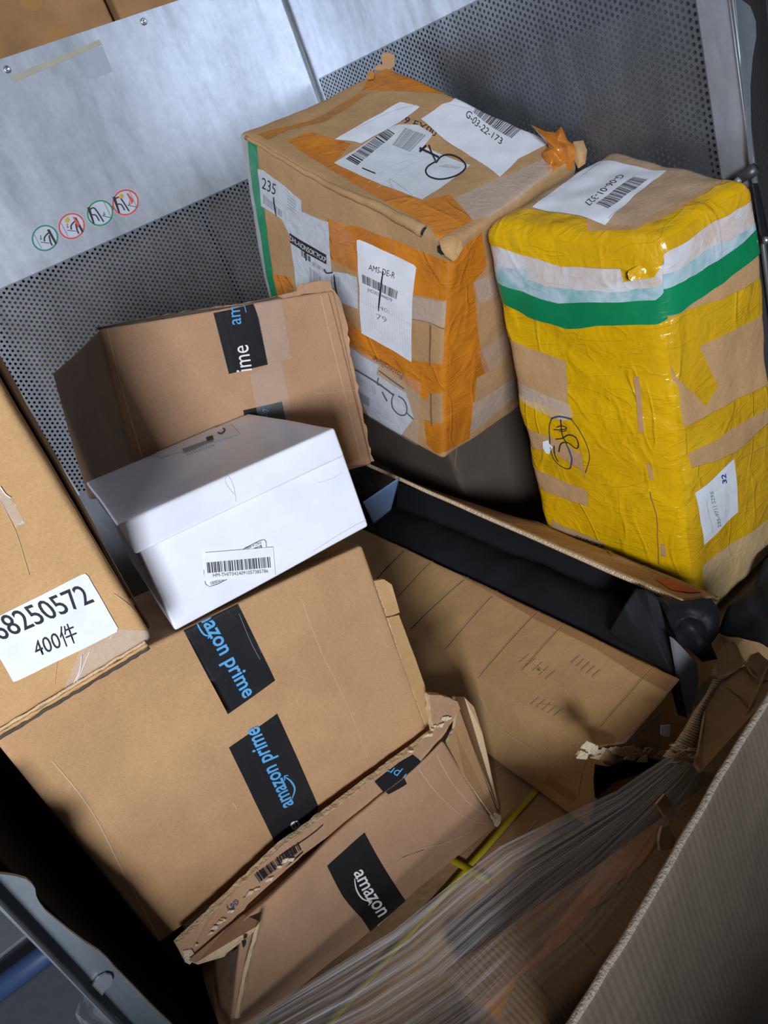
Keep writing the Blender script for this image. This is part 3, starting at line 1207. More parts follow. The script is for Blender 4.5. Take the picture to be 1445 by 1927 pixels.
# long side: tape first, then paper
f = 'front'
ob(f, c3).poly([(505, 18), (640, 62), (1000, 215), (1050, 235), (1050, 425), (905, 390), (640, 270), (515, 200)], ORANGE).build('orange_tape', orange_box)
ob(f, c3).poly([(585, 470), (665, 555), (900, 690), (1060, 715), (1060, 850), (980, 850), (960, 885), (860, 800), (760, 720), (590, 612)], ORANGE).build('orange_tape', orange_box)
ob(f, c3).poly([(950, 975), (1060, 1010), (1060, 1140), (1000, 1130), (960, 1090)], ORANGE).build('orange_tape', orange_box)
ob(f, c3).poly([(215, 270), (330, 290), (360, 400), (250, 420)], ORANGE).build('orange_tape', orange_box)
ob(f, c2b).poly([(127, 358), (160, 370), (178, 490), (258, 985), (232, 985), (190, 740), (150, 560)], GREEN, 1).build('green_tape', orange_box)
ob(f, c2b).poly([(80, 350), (127, 358), (150, 560), (190, 740), (232, 985), (200, 985), (150, 760), (108, 560)], flat('white_tape_dirty', (.36, .37, .37), .35, bmp=.4), 1).build('white_tape', orange_box)
d = ob(f, c2b)
d.poly([(175, 497), (200, 503), (262, 540), (356, 606), (358, 658), (345, 660), (293, 692), (190, 632)], PAPER_DIM, 2)
d.text('235', (192, 568), (250, 592), (194, 528), INK, 3, caps=True)
d.poly([(198, 590), (278, 650), (275, 672), (198, 622)], INK_GREY, 3)
d.bars([(198, 622), (275, 672), (278, 650), (198, 590)], INK_PALE, 4, 20, 4)
for i in range(5):
    d.stroke([(300, 590 + i * 11), (335, 612 + i * 11)], .9, INK_GREY, 3)
d.stroke([(246, 598), (248, 630), (254, 668)], 3, INK, 5, taper=True)
d.build('number_label', orange_box)
d = ob(f, c3)
d.poly([(255, -5), (345, -28), (512, 35), (522, 258), (600, 272), (645, 292), (652, 440), (545, 398), (505, 330), (360, 335), (318, 90), (285, 30)], PAPER_DIM, 2)
d.poly([(320, 82), (500, 180), (500, 224), (322, 126)], INK, 3)
d.text('DHL-NONSORTPCKP', (324, 116), (498, 215), (324, 94), INK_WHITE, 4, caps=True)
d.poly([(415, 232), (472, 282), (476, 318), (420, 318)], INK_GREY, 3)
d.bars([(420, 318), (476, 318), (472, 282), (415, 232)], INK_PALE, 4, 14, 8)
d.bars([(378, 185), (428, 215), (426, 188), (378, 158)], INK, 3, 9, 2)
d.bars([(432, 228), (500, 265), (500, 248), (432, 208)], INK_GREY, 3, 12, 6)
d.bars([(520, 318), (565, 335), (565, 290), (520, 276)], INK_GREY, 3, 12, 6)
d.stroke([(400, 160), (404, 205)], 2.6, INK, 5)
d.stroke([(535, 272), (542, 320), (555, 375)], 3.2, INK, 5, taper=True)
for i in range(7):
    d.stroke([(352 + i * 22, 5 + i * 6), (360 + i * 22, 70 + i * 6)], .7, INK_PALE, 3)
    d.stroke([(560 + i * 11, 310 + i * 4), (565 + i * 11, 380 + i * 4)], .7, INK_PALE, 3)
d.stroke([(490, 245), (500, 262), (530, 262)], 2.6, INK, 5)
d.build('shipping_label', orange_box)
d = ob(f, c3)
d.poly([(648, 122), (660, 122), (900, 248), (911, 262), (900, 698), (665, 557), (660, 440)], PAPER, 3)
d.text('AMS-DE-R', (705, 262), (822, 312), (706, 236), INK, 4, caps=True)
d.bars([(675, 318), (836, 408), (842, 370), (675, 280)], INK, 4, 34, 12)
d.text('JHD2023444079', (698, 356), (812, 416), (699, 342), INK, 4, caps=True)
d.text('79', (740, 490), (786, 512), (740, 464), INK_GREY, 4, caps=True)
d.text('-40;', (745, 440), (800, 468), (745, 424), INK_GREY, 4, caps=True)
for i in range(20):
    x = 668 + i * 12
    d.stroke([(x, 372 + i * 6.5), (x + 4, 545 + i * 7)], .6, INK_PALE, 4)
d.stroke([(772, 275), (766, 330), (756, 400), (752, 455)], 3.4, INK, 5, taper=True)
d.stroke([(660, 400), (780, 460), (905, 525)], .8, INK_PALE, 4)
d.build('address_label', orange_box)
d = ob(f, c3)
d.poly([(590, 605), (700, 690), (742, 715), (735, 760), (870, 850), (905, 965), (838, 1052), (690, 952), (640, 830)], PAPER_DIM, 2)
d.poly([(645, 830), (705, 870), (700, 910), (650, 880)], INK_GREY, 3)
for i in range(8):
    d.stroke([(655 + i * 10, 770 + i * 7), (660 + i * 10, 805 + i * 7)], .9, INK_GREY, 3)
    d.stroke([(745, 800 + i * 16), (820, 850 + i * 16)], .8, INK_PALE, 3)
d.stroke([(605, 712), (660, 745), (740, 800), (815, 860)], 3, INK, 5)
d.stroke([(815, 850), (805, 880), (812, 920), (840, 948), (868, 945), (875, 915), (860, 880), (835, 862)], 2.4, INK, 5)
d.stroke([(870, 935), (905, 968)], 2, INK, 5)
d.stroke([(760, 840), (785, 885)], 2.6, INK, 5)
d.stroke([(745, 775), (740, 805), (760, 810)], 2.2, INK, 5)
d.build('return_label', orange_box, 'scuffed white return label with marker scrawl')
d = ob(f, c3)
d.text('Posteitaliane', (860, 758), (722, 668), (853, 776), INK, 2)
d.stroke([(745, 742), (860, 830)], 2.4, INK, 2)
d.build('printed_name', orange_box)
ob(f, c3).poly([(590, 590), (740, 690), (945, 800), (920, 1090), (860, 1060), (690, 960), (640, 830)], CLEAR, 6).build('clear_tape', orange_box)
ob(f, c3).poly([(900, 400), (1050, 430), (1050, 545), (985, 520), (905, 500)], CLEAR_THICK, 1).build('clear_tape', orange_box)
d = ob(f, c3)
d.stroke([(985, 528), (987, 620), (984, 715)], 3, CREASE, 1)
d.stroke([(985, 850), (984, 920), (984, 1005)], 3, CREASE, 1)
d.stroke([(905, 500), (985, 520), (1050, 555)], 1.5, CREASE, 1)
d.build('flap_gap', orange_box)
# narrow side beside the yellow box
r_ = 'right'
ob(r_, c3).poly([(1040, 228), (1130, 150), (1200, 90), (1222, 250), (1165, 330), (1195, 622), (1232, 740), (1180, 775), (1150, 1062), (1030, 1135)], ORANGE, jag=1).build('orange_tape', orange_box)
ob(r_, c3).poly([(1165, 330), (1400, 190), (1420, 290), (1190, 420)], CLEAR_THICK, 1).build('clear_tape', orange_box)
ob(r_, c3).poly([(1185, 640), (1400, 480), (1400, 560), (1215, 760)], CLEAR, 1).build('clear_tape', orange_box)
ob(r_, c3).poly([(1160, 900), (1400, 720), (1400, 810), (1150, 1040)], CLEAR_THICK, 1).build('clear_tape', orange_box)

# crushed corner: a rolled-up lip of board, and tabs at the far corners
n0 = (OBX.surf('top', .93, .03) - OBX.surf('top', .93, .5)).normalized()


def roll(cx, cy, k, rad, length, dirv, seed):
    a = Vector((0, 0, 1)).cross(dirv).normalized()
    b = dirv.cross(a)
    base = at(cx, cy, k=k)

    def fn(u, v):
        th = u * 1.75 * math.pi
        rr = rad * (1.1 - .35 * u)
        p = base + dirv * (v - .5) * length + a * math.cos(th) * rr + b * math.sin(th) * rr
        return p + noise.noise_vector(p * 60 + Vector((seed, 0, 0))) * .004
    return fn


dv = (at(838, 462, k=1.285) - at(790, 425, k=1.31)).normalized()
edge = [(OBX.surf('front', s, 1) + OBX.normal('front', s, .9) * .002) for s in [.04 + .84 * i / 40 for i in range(41)]]
edge = [p + noise.noise_vector(p * 30) * .003 for p in edge]
tube('rolled_edge', edge, [.004 + .0075 * (i / 40) ** 2 for i in range(41)], KRAFT_OLD, orange_box, seg=14)
ee = (edge[-1] - edge[-3]).normalized()
tube('hollow_shade', [edge[-1] + ee * .0005, edge[-1] + ee * .0015], [.0075, .0075], INK, orange_box, seg=14)  # black disc painted for the dark inside the roll
slab('corner_tab', [at(*c2b(x, y), k=1.665) for x, y in ((625, 105), (640, 85), (660, 88), (655, 45), (678, 36), (708, 50), (706, 92), (680, 110))], .005, KRAFT, orange_box, amp=.001, m_edge=BOARD_CORE, jag=.0006)
slab('corner_tab', [at(*c2b(x, y), k=1.62) for x, y in ((600, 125), (612, 108), (630, 118), (625, 140), (602, 145))], .004, ORANGE_DULL, orange_box, amp=.004)


def crumple(name, px, k, m, parent, seed, depth=.03, nn=18):
    """a crumpled wad of tape: the outline is filled with a sharply creased surface"""
    cx, cy = sum(p[0] for p in px) / len(px), sum(p[1] for p in px) / len(px)
    pts = [Vector(p) for p in px]
    L = len(pts)

    def fn(u, v):
        a = u * L
        i = int(a) % L
        w = a - int(a)
        e = pts[i].lerp(pts[(i + 1) % L], w)
        q = Vector((cx, cy)).lerp(e, v)
        p = at(q.x, q.y, k=k)
        ridge = abs(noise.noise(p * 28 + Vector((seed, 3, 0)))) - .2
        return p + (EYE - p).normalized() * (depth * (1 - v * v) + ridge * depth * 1.3 * (1 - .4 * v))
    return sheet(name, fn, nn * 4, nn, m, parent)


crumple('tape_wad', [c2b(x, y) for x, y in ((1235, 318), (1290, 345), (1330, 350), (1355, 325), (1378, 380), (1410, 400), (1408, 440), (1395, 492), (1345, 500), (1300, 515), (1285, 470), (1280, 430), (1308, 402))], 1.43, ORANGE, orange_box, 4, .020)
crumple('torn_corner', [c2b(x, y) for x, y in ((880, 770), (905, 752), (940, 748), (965, 765), (972, 800), (950, 840), (935, 850), (905, 830), (888, 805))], 1.283, KRAFT_WARM, orange_box, 3, .009, 22)
ob('top', c2b).poly([(868, 786), (884, 770), (904, 780), (906, 806), (886, 800), (872, 812)], INK, 1).build('hollow_shade', orange_box)  # black patches painted where the crushed corner is only in shade
ob('front', c2b).poly([(866, 790), (890, 780), (906, 800), (904, 822), (884, 826), (870, 815)], INK, 1).build('hollow_shade', orange_box)
crumple('torn_board', [c2b(x, y) for x, y in ((1400, 385), (1440, 380), (1455, 420), (1448, 470), (1420, 490), (1400, 450))], 1.43, KRAFT_OLD, orange_box, 7, .012, 10)

# ------------------------------------------------------------------ yellow taped box
ks = 1.035
YBc = corners(at(904, 424, k=1.30), at(1248, 452, k=1.12), at(1311, 1185, Z=-1.09), at(1052, 1140, Z=-1.09),
              at(1150, 280, k=1.37), at(1418, 346, k=1.165), at(1482, 1010, Z=-1.09), Vector())
YBc[(0, 1, 0)] = YBc[(0, 0, 0)] + (YBc[(1, 1, 0)] - YBc[(1, 0, 0)])
YBX = Hex(YBc, r=.022, amp=.007, freq=5, seed=33, bulge={'front': .016, 'right': .010, 'top': .008}, amp2=.0035, freq2=20)
yellow_box = thing('yellow_taped_box', base_of(YBc), 'tall carton wrapped in yellow tape with a green and white band', 'box')
YBX.build('box_body', KRAFT_OLD, yellow_box)
c4, c5y = crop(860, 240, .4048), crop(920, 700, .3633)


def yb(face, cv):
    return Decal(YBX, face, cv)


T = 'top'
yb(T, c4).poly([(90, 440), (240, 372), (420, 400), (590, 440), (600, 478), (830, 482), (960, 500), (960, 530), (480, 520), (115, 470)], YELLOW, jag=.8).build('yellow_tape', yellow_box)
yb(T, c4).poly([(830, 482), (1000, 420), (1220, 290), (1238, 240), (1320, 240), (1400, 290), (1380, 330), (960, 530), (900, 510)], YELLOW, jag=.8).build('yellow_tape', yellow_box)
yb(T, c4).poly([(840, 100), (960, 112), (1140, 165), (1320, 220), (1330, 245), (1230, 250), (1080, 165), (900, 128)], YELLOW, jag=.8).build('yellow_tape', yellow_box)
yb(T, c4).poly([(300, 320), (640, 130), (700, 90), (830, 105), (1200, 230), (1180, 300), (960, 400), (820, 470), (560, 430)], CLEAR, 1).build('clear_tape', yellow_box)
d = yb(T, c4)
d.poly([(350, 383), (640, 172), (662, 162), (690, 166), (860, 205), (968, 218), (700, 448), (680, 461), (560, 430)], PAPER, 3)
d.bars([(635, 378), (815, 256), (884, 266), (696, 400)], INK, 4, 44, 17)
d.text('G-06-01-327', (752, 238), (578, 374), (776, 252), INK, 4, caps=True)
d.stroke([(590, 235), (672, 172)], .8, INK_GREY, 4)
d.stroke([(700, 440), (780, 380), (900, 285)], .8, INK_GREY, 4)
d.build('barcode_label', yellow_box)

f = 'front'
yb(f, c4).poly([(90, 420), (480, 470), (1010, 480), (1000, 560), (965, 610), (925, 695), (785, 718), (770, 650), (640, 640), (500, 637), (300, 585), (115, 532)], YELLOW, 3, jag=.7).build('yellow_tape', yellow_box)
yb(f, c4).poly([(115, 528), (300, 580), (500, 634), (770, 655), (1010, 640), (1010, 790), (930, 800), (490, 815), (330, 772), (160, 708), (140, 620)], WHITE_TAPE, 1).build('white_tape', yellow_box)
d = yb(f, c4)
d.poly([(145, 640), (330, 650), (335, 700), (420, 730), (600, 755), (780, 760), (930, 745), (1010, 730), (1010, 790), (930, 800), (490, 815), (330, 772), (160, 708)], PALE_TAPE, 2, jag=2.0)
d.build('pale_green_band', yellow_box)
yb(f, c4).poly([(158, 706), (330, 772), (490, 815), (930, 800), (1010, 760), (1010, 890), (935, 906), (530, 921), (340, 872), (178, 808)], GREEN, 3).build('green_tape', yellow_box)
yb(f, c4).poly([(178, 808), (340, 870), (530, 918), (940, 904), (1010, 860), (1040, 1160), (1060, 1330), (540, 1330), (520, 1068), (360, 1020), (215, 965)], YELLOW).build('yellow_tape', yellow_box)
yb(f, c5y).poly([(425, 120), (1040, 120), (1060, 620), (1070, 1400), (540, 1400), (540, 690), (510, 420), (450, 200)], YELLOW, 1).build('yellow_tape', yellow_box)
yb(f, c5y).poly([(130, 105), (300, 150), (452, 205), (496, 402), (340, 320), (170, 262)], YELLOW, 1, jag=.8).build('yellow_tape', yellow_box)
yb(f, c5y).poly([(190, 368), (360, 400), (505, 480), (545, 606), (380, 540), (225, 490)], YELLOW, 1, jag=.8).build('yellow_tape', yellow_box)
yb(f, c5y).poly([(240, 582), (400, 640), (550, 684), (560, 1400), (360, 1400), (270, 760)], YELLOW, 1).build('yellow_tape', yellow_box)
yb(f, c5y).poly([(772, 0), (800, 0), (832, 290), (806, 286)], KRAFT, 3).build('bare_strip', yellow_box)
yb(f, c5y).poly([(838, 450), (860, 456), (869, 548), (851, 545)], KRAFT, 3).build('bare_strip', yellow_box)
yb(f, c5y).poly([(900, 880), (925, 885), (928, 945), (905, 940)], KRAFT, 3).build('bare_strip', yellow_box)
yb(f, c5y).poly([(120, 30), (440, 140), (460, 200), (400, 230), (160, 130)], CLEAR_THICK, 2).build('clear_tape', yellow_box)
d = yb(f, c5y)
d.stroke([(855, 600), (880, 780), (895, 985)], 1.6, CREASE, 3)
d.stroke([(620, 560), (700, 575), (850, 545)], 1.2, YELLOW_DULL, 3)
d.stroke([(690, 580), (695, 720)], 1.2, YELLOW_DULL, 3)
d.stroke([(640, 290), (830, 292)], 1.2, YELLOW_DULL, 3)
d.build('tape_edge', yellow_box)
d = yb(f, c5y)
d.stroke([(350, 205), (332, 260), (335, 330), (352, 400), (385, 450), (430, 475), (456, 468)], 1.6, INK, 5)
d.stroke([(448, 212), (490, 260), (525, 315), (550, 380), (553, 430), (528, 494)], 1.3, INK, 5)
d.stroke([(345, 212), (390, 198), (455, 215)], 3.2, INK_PEN, 5)
d.stroke([(372, 262), (400, 250), (432, 262), (395, 275), (355, 275)], 2, INK, 5)
d.stroke([(395, 215), (400, 250), (405, 310), (425, 350)], 2.4, INK, 5)
d.stroke([(365, 330), (400, 325), (440, 300), (480, 310), (492, 345), (475, 370), (430, 345), (395, 355), (390, 395)], 2.2, INK, 5)
d.stroke([(420, 350), (440, 390), (455, 430), (452, 468)], 2.4, INK_PEN, 5)
d.stroke([(362, 365), (372, 410), (390, 440)], 1.8, INK, 5)
d.stroke([(385, 285), (420, 280), (432, 270)], 1.4, INK, 5)
d.build('marker_drawing', yellow_box)
d = yb(f, c5y)
d.poly([(300, 340), (325, 332), (335, 352), (355, 370), (340, 405), (322, 398), (305, 370)], PAPER, 5)
d.build('paper_scrap', yellow_box)
d = yb(f, c5y)
d.poly([(335, 752), (480, 804), (612, 872), (612, 930), (470, 870), (340, 810)], INK_TAN, 4)
d.text('SHAOKE', (464, 840), (602, 902), (470, 822), INK, 5, caps=True)
d.build('maker_sticker', yellow_box)

r_ = 'right'
yb(r_, c4).poly([(940, 480), (1100, 430), (1230, 330), (1400, 270), (1400, 330), (1240, 420), (985, 572), (955, 610)], YELLOW_DULL, 1, jag=1).build('yellow_tape', yellow_box)
yb(r_, c4).poly([(950, 612), (985, 572), (1240, 418), (1400, 325), (1410, 400), (1410, 470), (1200, 620), (1050, 720), (920, 800)], WHITE_TAPE, 2).build('white_tape', yellow_box)
d = yb(r_, c4)
d.poly([(930, 720), (1050, 650), (1150, 570), (1250, 520), (1400, 440), (1410, 468), (1200, 620), (1050, 720), (920, 800)], PALE_TAPE, 3, jag=2.0)
d.build('pale_green_band', yellow_box)
yb(r_, c4).poly([(915, 800), (1050, 720), (1200, 620), (1400, 462), (1420, 560), (1240, 690), (1040, 860), (915, 910)], GREEN, 4).build('green_tape', yellow_box)
yb(r_, c4).poly([(960, 905), (1040, 868), (1200, 790), (1430, 680), (1460, 845), (1290, 920), (1118, 1015), (1192, 1200), (1150, 1290), (1030, 1160), (970, 1000)], YELLOW_DULL, 1).build('yellow_tape', yellow_box)
yb(r_, c5y).poly([(960, 40), (985, 60), (1005, 280), (1200, 180), (1500, 30), (1500, 140), (1200, 320), (1028, 432), (1045, 506), (1250, 420), (1500, 200), (1500, 320), (1252, 470), (1500, 330), (1500, 1300), (1030, 1400), (1010, 620)], YELLOW_DULL, 1).build('yellow_tape', yellow_box)
d = yb(r_, c5y)
d.poly([(1060, 630), (1150, 545), (1242, 452), (1262, 590), (1278, 720), (1190, 810), (1105, 890), (1080, 760)], PAPER_OLD, 3)
d.text('235-9711 5295', (1184, 802), (1146, 618), (1166, 806), INK_GREY, 4, caps=True, bold=.02)
d.text('32', (1212, 572), (1200, 530), (1190, 578), INK_PEN, 4, caps=True, bold=.03)
for i in range(5):
    x = 1105 + i * 6
    d.stroke([(1108 + i * 4, 660 + i * 3), (1138 + i * 3, 830 - i * 4)] if i < 2 else [(1188 + i * 9, 610 + i * 6), (1200 + i * 9, 770 - i * 12)], .9, INK_PALE, 4)
d.build('address_label', yellow_box)
yb(r_, c5y).poly([(1100, 1000), (1180, 930), (1500, 700), (1500, 1150), (1100, 1200)], CLEAR_THICK, 3).build('clear_tape', yellow_box)
crumple('tape_fold', [c4(x, y) for x, y in ((930, 500), (1010, 480), (1080, 450), (1085, 480), (1020, 560), (960, 610), (930, 690), (800, 715), (790, 670), (850, 640), (930, 600), (965, 540))], 1.125 * ks, YELLOW, yellow_box, 5, .008, 10)


# ------------------------------------------------------------------ upright carton behind, black tape (A)
A3 = corners(at(185, 620, Y=1.24), at(630, 546, Y=1.22), at(704, 874, Y=1.22), at(262, 905, Y=1.24), at(97, 702, Y=1.5), Vector(), Vector(), Vector())
dv = A3[(0, 1, 1)] - A3[(0, 0, 1)]
for k in ((1, 1, 1), (1, 1, 0), (0, 1, 0)):
    A3[k] = A3[(k[0], 0, k[2])] + dv
A3X = Hex(A3, r=.006, amp=.004, freq=4, seed=51, bulge={'front': .004})
a3 = thing('leaning_carton', base_of(A3), 'brown carton with black printed tape leaning askew against the orange taped box', 'box')
A3X.build('box_body', KRAFT_RED, a3)
c7 = crop(80, 500, .4429)
d = Decal(A3X, 'front', c7)
d.poly([(722, 205), (800, 190), (890, 166), (915, 230), (955, 428), (790, 468)], BLACK_TAPE, 1)
d.text('am', (840, 254), (832, 172), (803, 258), INK_BLUE, 2)
d.text('ime', (888, 452), (869, 343), (842, 458), INK_WHITE, 2)
d.stroke([(860, 205), (850, 160)], 1.5, INK_BLUE, 2)
d.build('printed_tape', a3)
d = Decal(A3X, 'front', c7)
d.poly([(850, 620), (1015, 583), (1032, 662), (868, 710)], BLACK_TAPE, 1)
d.text('on', (950, 650), (960, 622), (925, 640), INK_BLUE, 2)
d.build('printed_tape', a3)
Decal(A3X, 'front', c7).poly([(895, 160), (1005, 130), (1055, 402), (1012, 412), (1050, 600), (1100, 900), (960, 930), (880, 470), (955, 430)], CLEAR, 3).build('clear_tape', a3)
d = Decal(A3X, 'front', c7)
d.stroke([(1180, 130), (1230, 330), (1290, 560), (1360, 830)], 1.4, CREASE_LIGHT, 0)
d.stroke([(1215, 120), (1270, 330), (1330, 560), (1395, 820)], 1.6, CREASE, 0)
d.stroke([(270, 275), (330, 500), (390, 700), (430, 830)], 2.2, CREASE_LIGHT, 0)
d.stroke([(1160, 550), (1330, 530)], .8, CREASE_LIGHT, 0)
d.build('score_line', a3)
slab('torn_flap', [at(*c7(x, y), Y=1.235) for x, y in ((1000, 128), (1085, 105), (1090, 82), (1150, 68), (1225, 64), (1232, 98), (1245, 110), (1130, 118), (1020, 140))], .006, KRAFT_RED, a3, amp=.003, m_edge=BOARD_CORE, jag=.0012)
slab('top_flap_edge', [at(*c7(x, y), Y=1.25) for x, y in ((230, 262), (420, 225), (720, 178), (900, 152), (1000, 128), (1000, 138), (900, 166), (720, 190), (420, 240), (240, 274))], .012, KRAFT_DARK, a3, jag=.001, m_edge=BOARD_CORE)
# frayed right edge
slab('frayed_edge', [at(*c7(x, y), Y=1.225) for x, y in ((1240, 105), (1262, 140), (1280, 200), (1298, 270), (1303, 340), (1330, 470), (1360, 620), (1395, 800), (1410, 830), (1385, 835), (1330, 600), (1280, 330), (1235, 130))], .006, KRAFT_RED, a3, jag=.002, m_edge=BOARD_CORE)
Decal(A3X, 'left', c7).poly([(325, 690), (345, 690), (345, 720), (328, 720)], INK, 0).build('black_mark', a3)

# ------------------------------------------------------------------ lower carton with strip of lid, black tape (B)
c2 = crop(300, 1280, .4567)
B2 = corners(at(455, 1728, Y=.79), at(834, 1394, Y=.83), at(932, 1554, Y=.83), at(428, 1985, Y=.75), Vector(), Vector(), Vector(), Vector())
for k in (0, 1):
    dz = -.11 if k else .0
    B2[(0, 1, k)] = B2[(0, 0, k)] + Vector((.02, .16, dz))
    B2[(1, 1, k)] = B2[(1, 0, k)] + Vector((.035, .16, dz))
for kk in ((0, 0, 0), (0, 1, 0), (1, 0, 0), (1, 1, 0)):
    B2[kk].z = max(B2[kk].z, LAYER + .012)
B2X = Hex(B2, r=.006, amp=.006, freq=6, seed=61, bulge={'front': .003}, amp2=.0012)
b2 = thing('dented_carton', base_of(B2), 'dented brown carton with torn lid edge and white lettered black tape, below the big carton', 'box')
B2X.build('box_body', KRAFT_RED, b2)
strip = [c2(x, y) for x, y in ((70, 1095), (300, 880), (480, 705), (700, 540), (880, 405), (1040, 285), (1130, 215), (1120, 150), (1110, 60), (1160, 62), (1228, 88), (1240, 118), (1180, 215), (1075, 335), (930, 470), (700, 640), (590, 720), (410, 880), (300, 990), (130, 1165), (105, 1160))]
sy = lambda x: lerp(.799, .833, max(0, min(1, (x - 300) / 560)))
LIDC = corners(at(*c2(105, 1160), Y=sy(348)), at(*c2(1180, 215), Y=sy(840)), at(*c2(1180, 215), Y=sy(840)) - Vector((0, 0, .006)), at(*c2(105, 1160), Y=sy(348)) - Vector((0, 0, .006)), Vector(), Vector(), Vector(), Vector())
lid = slab('lid_edge', [at(x, y, Y=sy(x)) for x, y in strip], .010, KRAFT_RED, b2, amp=.0008, seed=3, m_edge=BOARD_CORE, jag=.0009)


def strip_plane(p0, p1, p2):
    """a small flat piece of the lid edge, through three of its points"""
    w = [at(*c2(*p), Y=sy(c2(*p)[0]) - .0015) for p in (p0, p1, p2)]
    return Plane(w[0], w[1] - w[0], w[2] - w[0])


d = Decal(strip_plane((395, 865), (610, 700), (365, 800)), 'front', c2)
d.bars([(412, 832), (585, 698), (570, 668), (388, 800)], INK, 1, 26, 21)
d.stroke([(430, 852), (590, 706)], 1.8, INK, 1)
d.build('barcode_print', lid)
d = Decal(strip_plane((260, 970), (345, 915), (245, 930)), 'front', c2)
d.stroke([(275, 928), (285, 945), (302, 938), (290, 925), (305, 930), (298, 950)], 1.4, INK_PEN, 1)
d.stroke([(305, 908), (322, 912), (316, 926), (300, 912)], 1.4, INK_PEN, 1)
d.build('pen_mark', lid)
d = Decal(strip_plane((925, 475), (1085, 335), (880, 415)), 'front', c2)
d.poly([(885, 418), (985, 340), (1042, 308), (1076, 336), (1000, 405), (930, 470)], BLACK_TAPE, 1, cut=False)
d.text('n pr', (1030, 392), (952, 352), (1014, 412), INK_BLUE, 2)
d.build('printed_tape', b2)
d = Decal(B2X, 'front', c2)
d.poly([(925, 452), (1000, 385), (1016, 420), (940, 470)], BLACK_TAPE, 1)
d.build('printed_tape', b2)
d = Decal(B2X, 'front', c2)
d.poly([(690, 765), (842, 630), (930, 770), (1027, 915), (942, 990), (905, 1020), (888, 1046), (838, 968), (760, 880)], BLACK_TAPE, 1)
d.text('amazon p', (801, 786), (938, 1010), (834, 768), INK_WHITE, 2, bold=.012)
d.stroke([(806, 808), (815, 850), (840, 885), (874, 900)], 3, INK_WHITE, 2, taper=True)
d.stroke([(866, 890), (880, 898), (866, 914)], 1.6, INK_WHITE, 2)
d.build('printed_tape', b2)
d = Decal(B2X, 'front', c2)
d.stroke([(1060, 350), (1130, 450), (1250, 560), (1340, 590)], 1.6, CREASE_LIGHT, 0)
d.stroke([(1140, 310), (1200, 420), (1290, 520), (1370, 560)], 1.8, CREASE_LIGHT, 0)
d.stroke([(980, 745), (1080, 690), (1170, 670), (1280, 620)], 1.4, CREASE_LIGHT, 0)
d.stroke([(1000, 725), (1090, 695)], 1, CREASE, 0)
d.build('crease', b2)
# bent side of the dented carton
slab('bent_side', [at(*c2(x, y), Y=yy) for x, y, yy in ((1170, 290, .836), (1215, 200, .85), (1232, 110, .86), (1300, 300, .85), (1392, 545, .835), (1390, 575, .832), (1375, 560, .828), (1260, 400, .830))], .005, KRAFT, b2, m_edge=BOARD_CORE)
slab('bent_side', [at(*c2(x, y), Y=yy) for x, y, yy in ((1215, 66, .90), (1255, 70, .92), (1295, 110, .91), (1330, 220, .89), (1395, 500, .852), (1400, 540, .845), (1300, 320, .86), (1235, 130, .87))], .005, KRAFT_RED, b2, amp=.002, m_edge=BOARD_CORE)
slab('frayed_corner', [at(*c2(x, y), Y=.832) for x, y in ((1362, 560), (1385, 545), (1408, 560), (1404, 588), (1390, 606), (1372, 590))], .008, BOARD_CORE_LIGHT, b2, amp=.004, jag=.002)
# torn liner along the lid edge
for i in range(26):
    u = random.choice((random.uniform(.0, .38), random.uniform(.82, 1.0)))
    x, y = lerp(125, 1225, u), lerp(1145, 140, u ** .93) + random.uniform(-25, 5)
    w = random.uniform(6, 20)
    slab('torn_liner', [at(*c2(x + a * w + random.uniform(-4, 4), y + b_ * w + random.uniform(-4, 4)), Y=sy(c2(x, y)[0]) - .004) for a, b_ in ((-1, .4), (-.3, -.5), (.9, -.6), (.5, .3))], .002, BOARD_CORE_LIGHT, b2, n=2)
# open end: folded flap and standing plank
slab('end_flap', [at(*c2(x, y), Y=yy) for x, y, yy in ((118, 1150, .795), (290, 1010, .80), (345, 965, .80), (412, 995, .77), (405, 1015, .765), (330, 1075, .77), (275, 1115, .775), (262, 1132, .775), (150, 1162, .785))], .005, KRAFT_RED, b2, amp=.004, m_edge=BOARD_CORE)
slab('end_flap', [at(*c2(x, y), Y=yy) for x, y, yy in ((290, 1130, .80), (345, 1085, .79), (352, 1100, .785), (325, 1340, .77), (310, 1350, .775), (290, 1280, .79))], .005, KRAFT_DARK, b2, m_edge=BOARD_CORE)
slab('end_plank', [at(*c2(x, y), Y=yy) for x, y, yy in ((395, 1020, .762), (412, 998, .760), (402, 1040, .758), (360, 1200, .752), (322, 1395, .745), (310, 1392, .748), (345, 1200, .756))], .006, BOARD_CORE, b2, jag=.0006)
slab('torn_corner', [at(*c2(x, y), Y=.797) for x, y in ((100, 1120), (135, 1115), (155, 1150), (128, 1180), (108, 1168))], .01, BOARD_CORE_LIGHT, b2, amp=.006, jag=.002)
slab('hole_shade', [at(*c2(x, y), Y=.756) for x, y in ((340, 1078), (358, 1072), (356, 1090), (346, 1104))], .002, INK, b2, n=2)  # black patch painted for the dark inside the open end

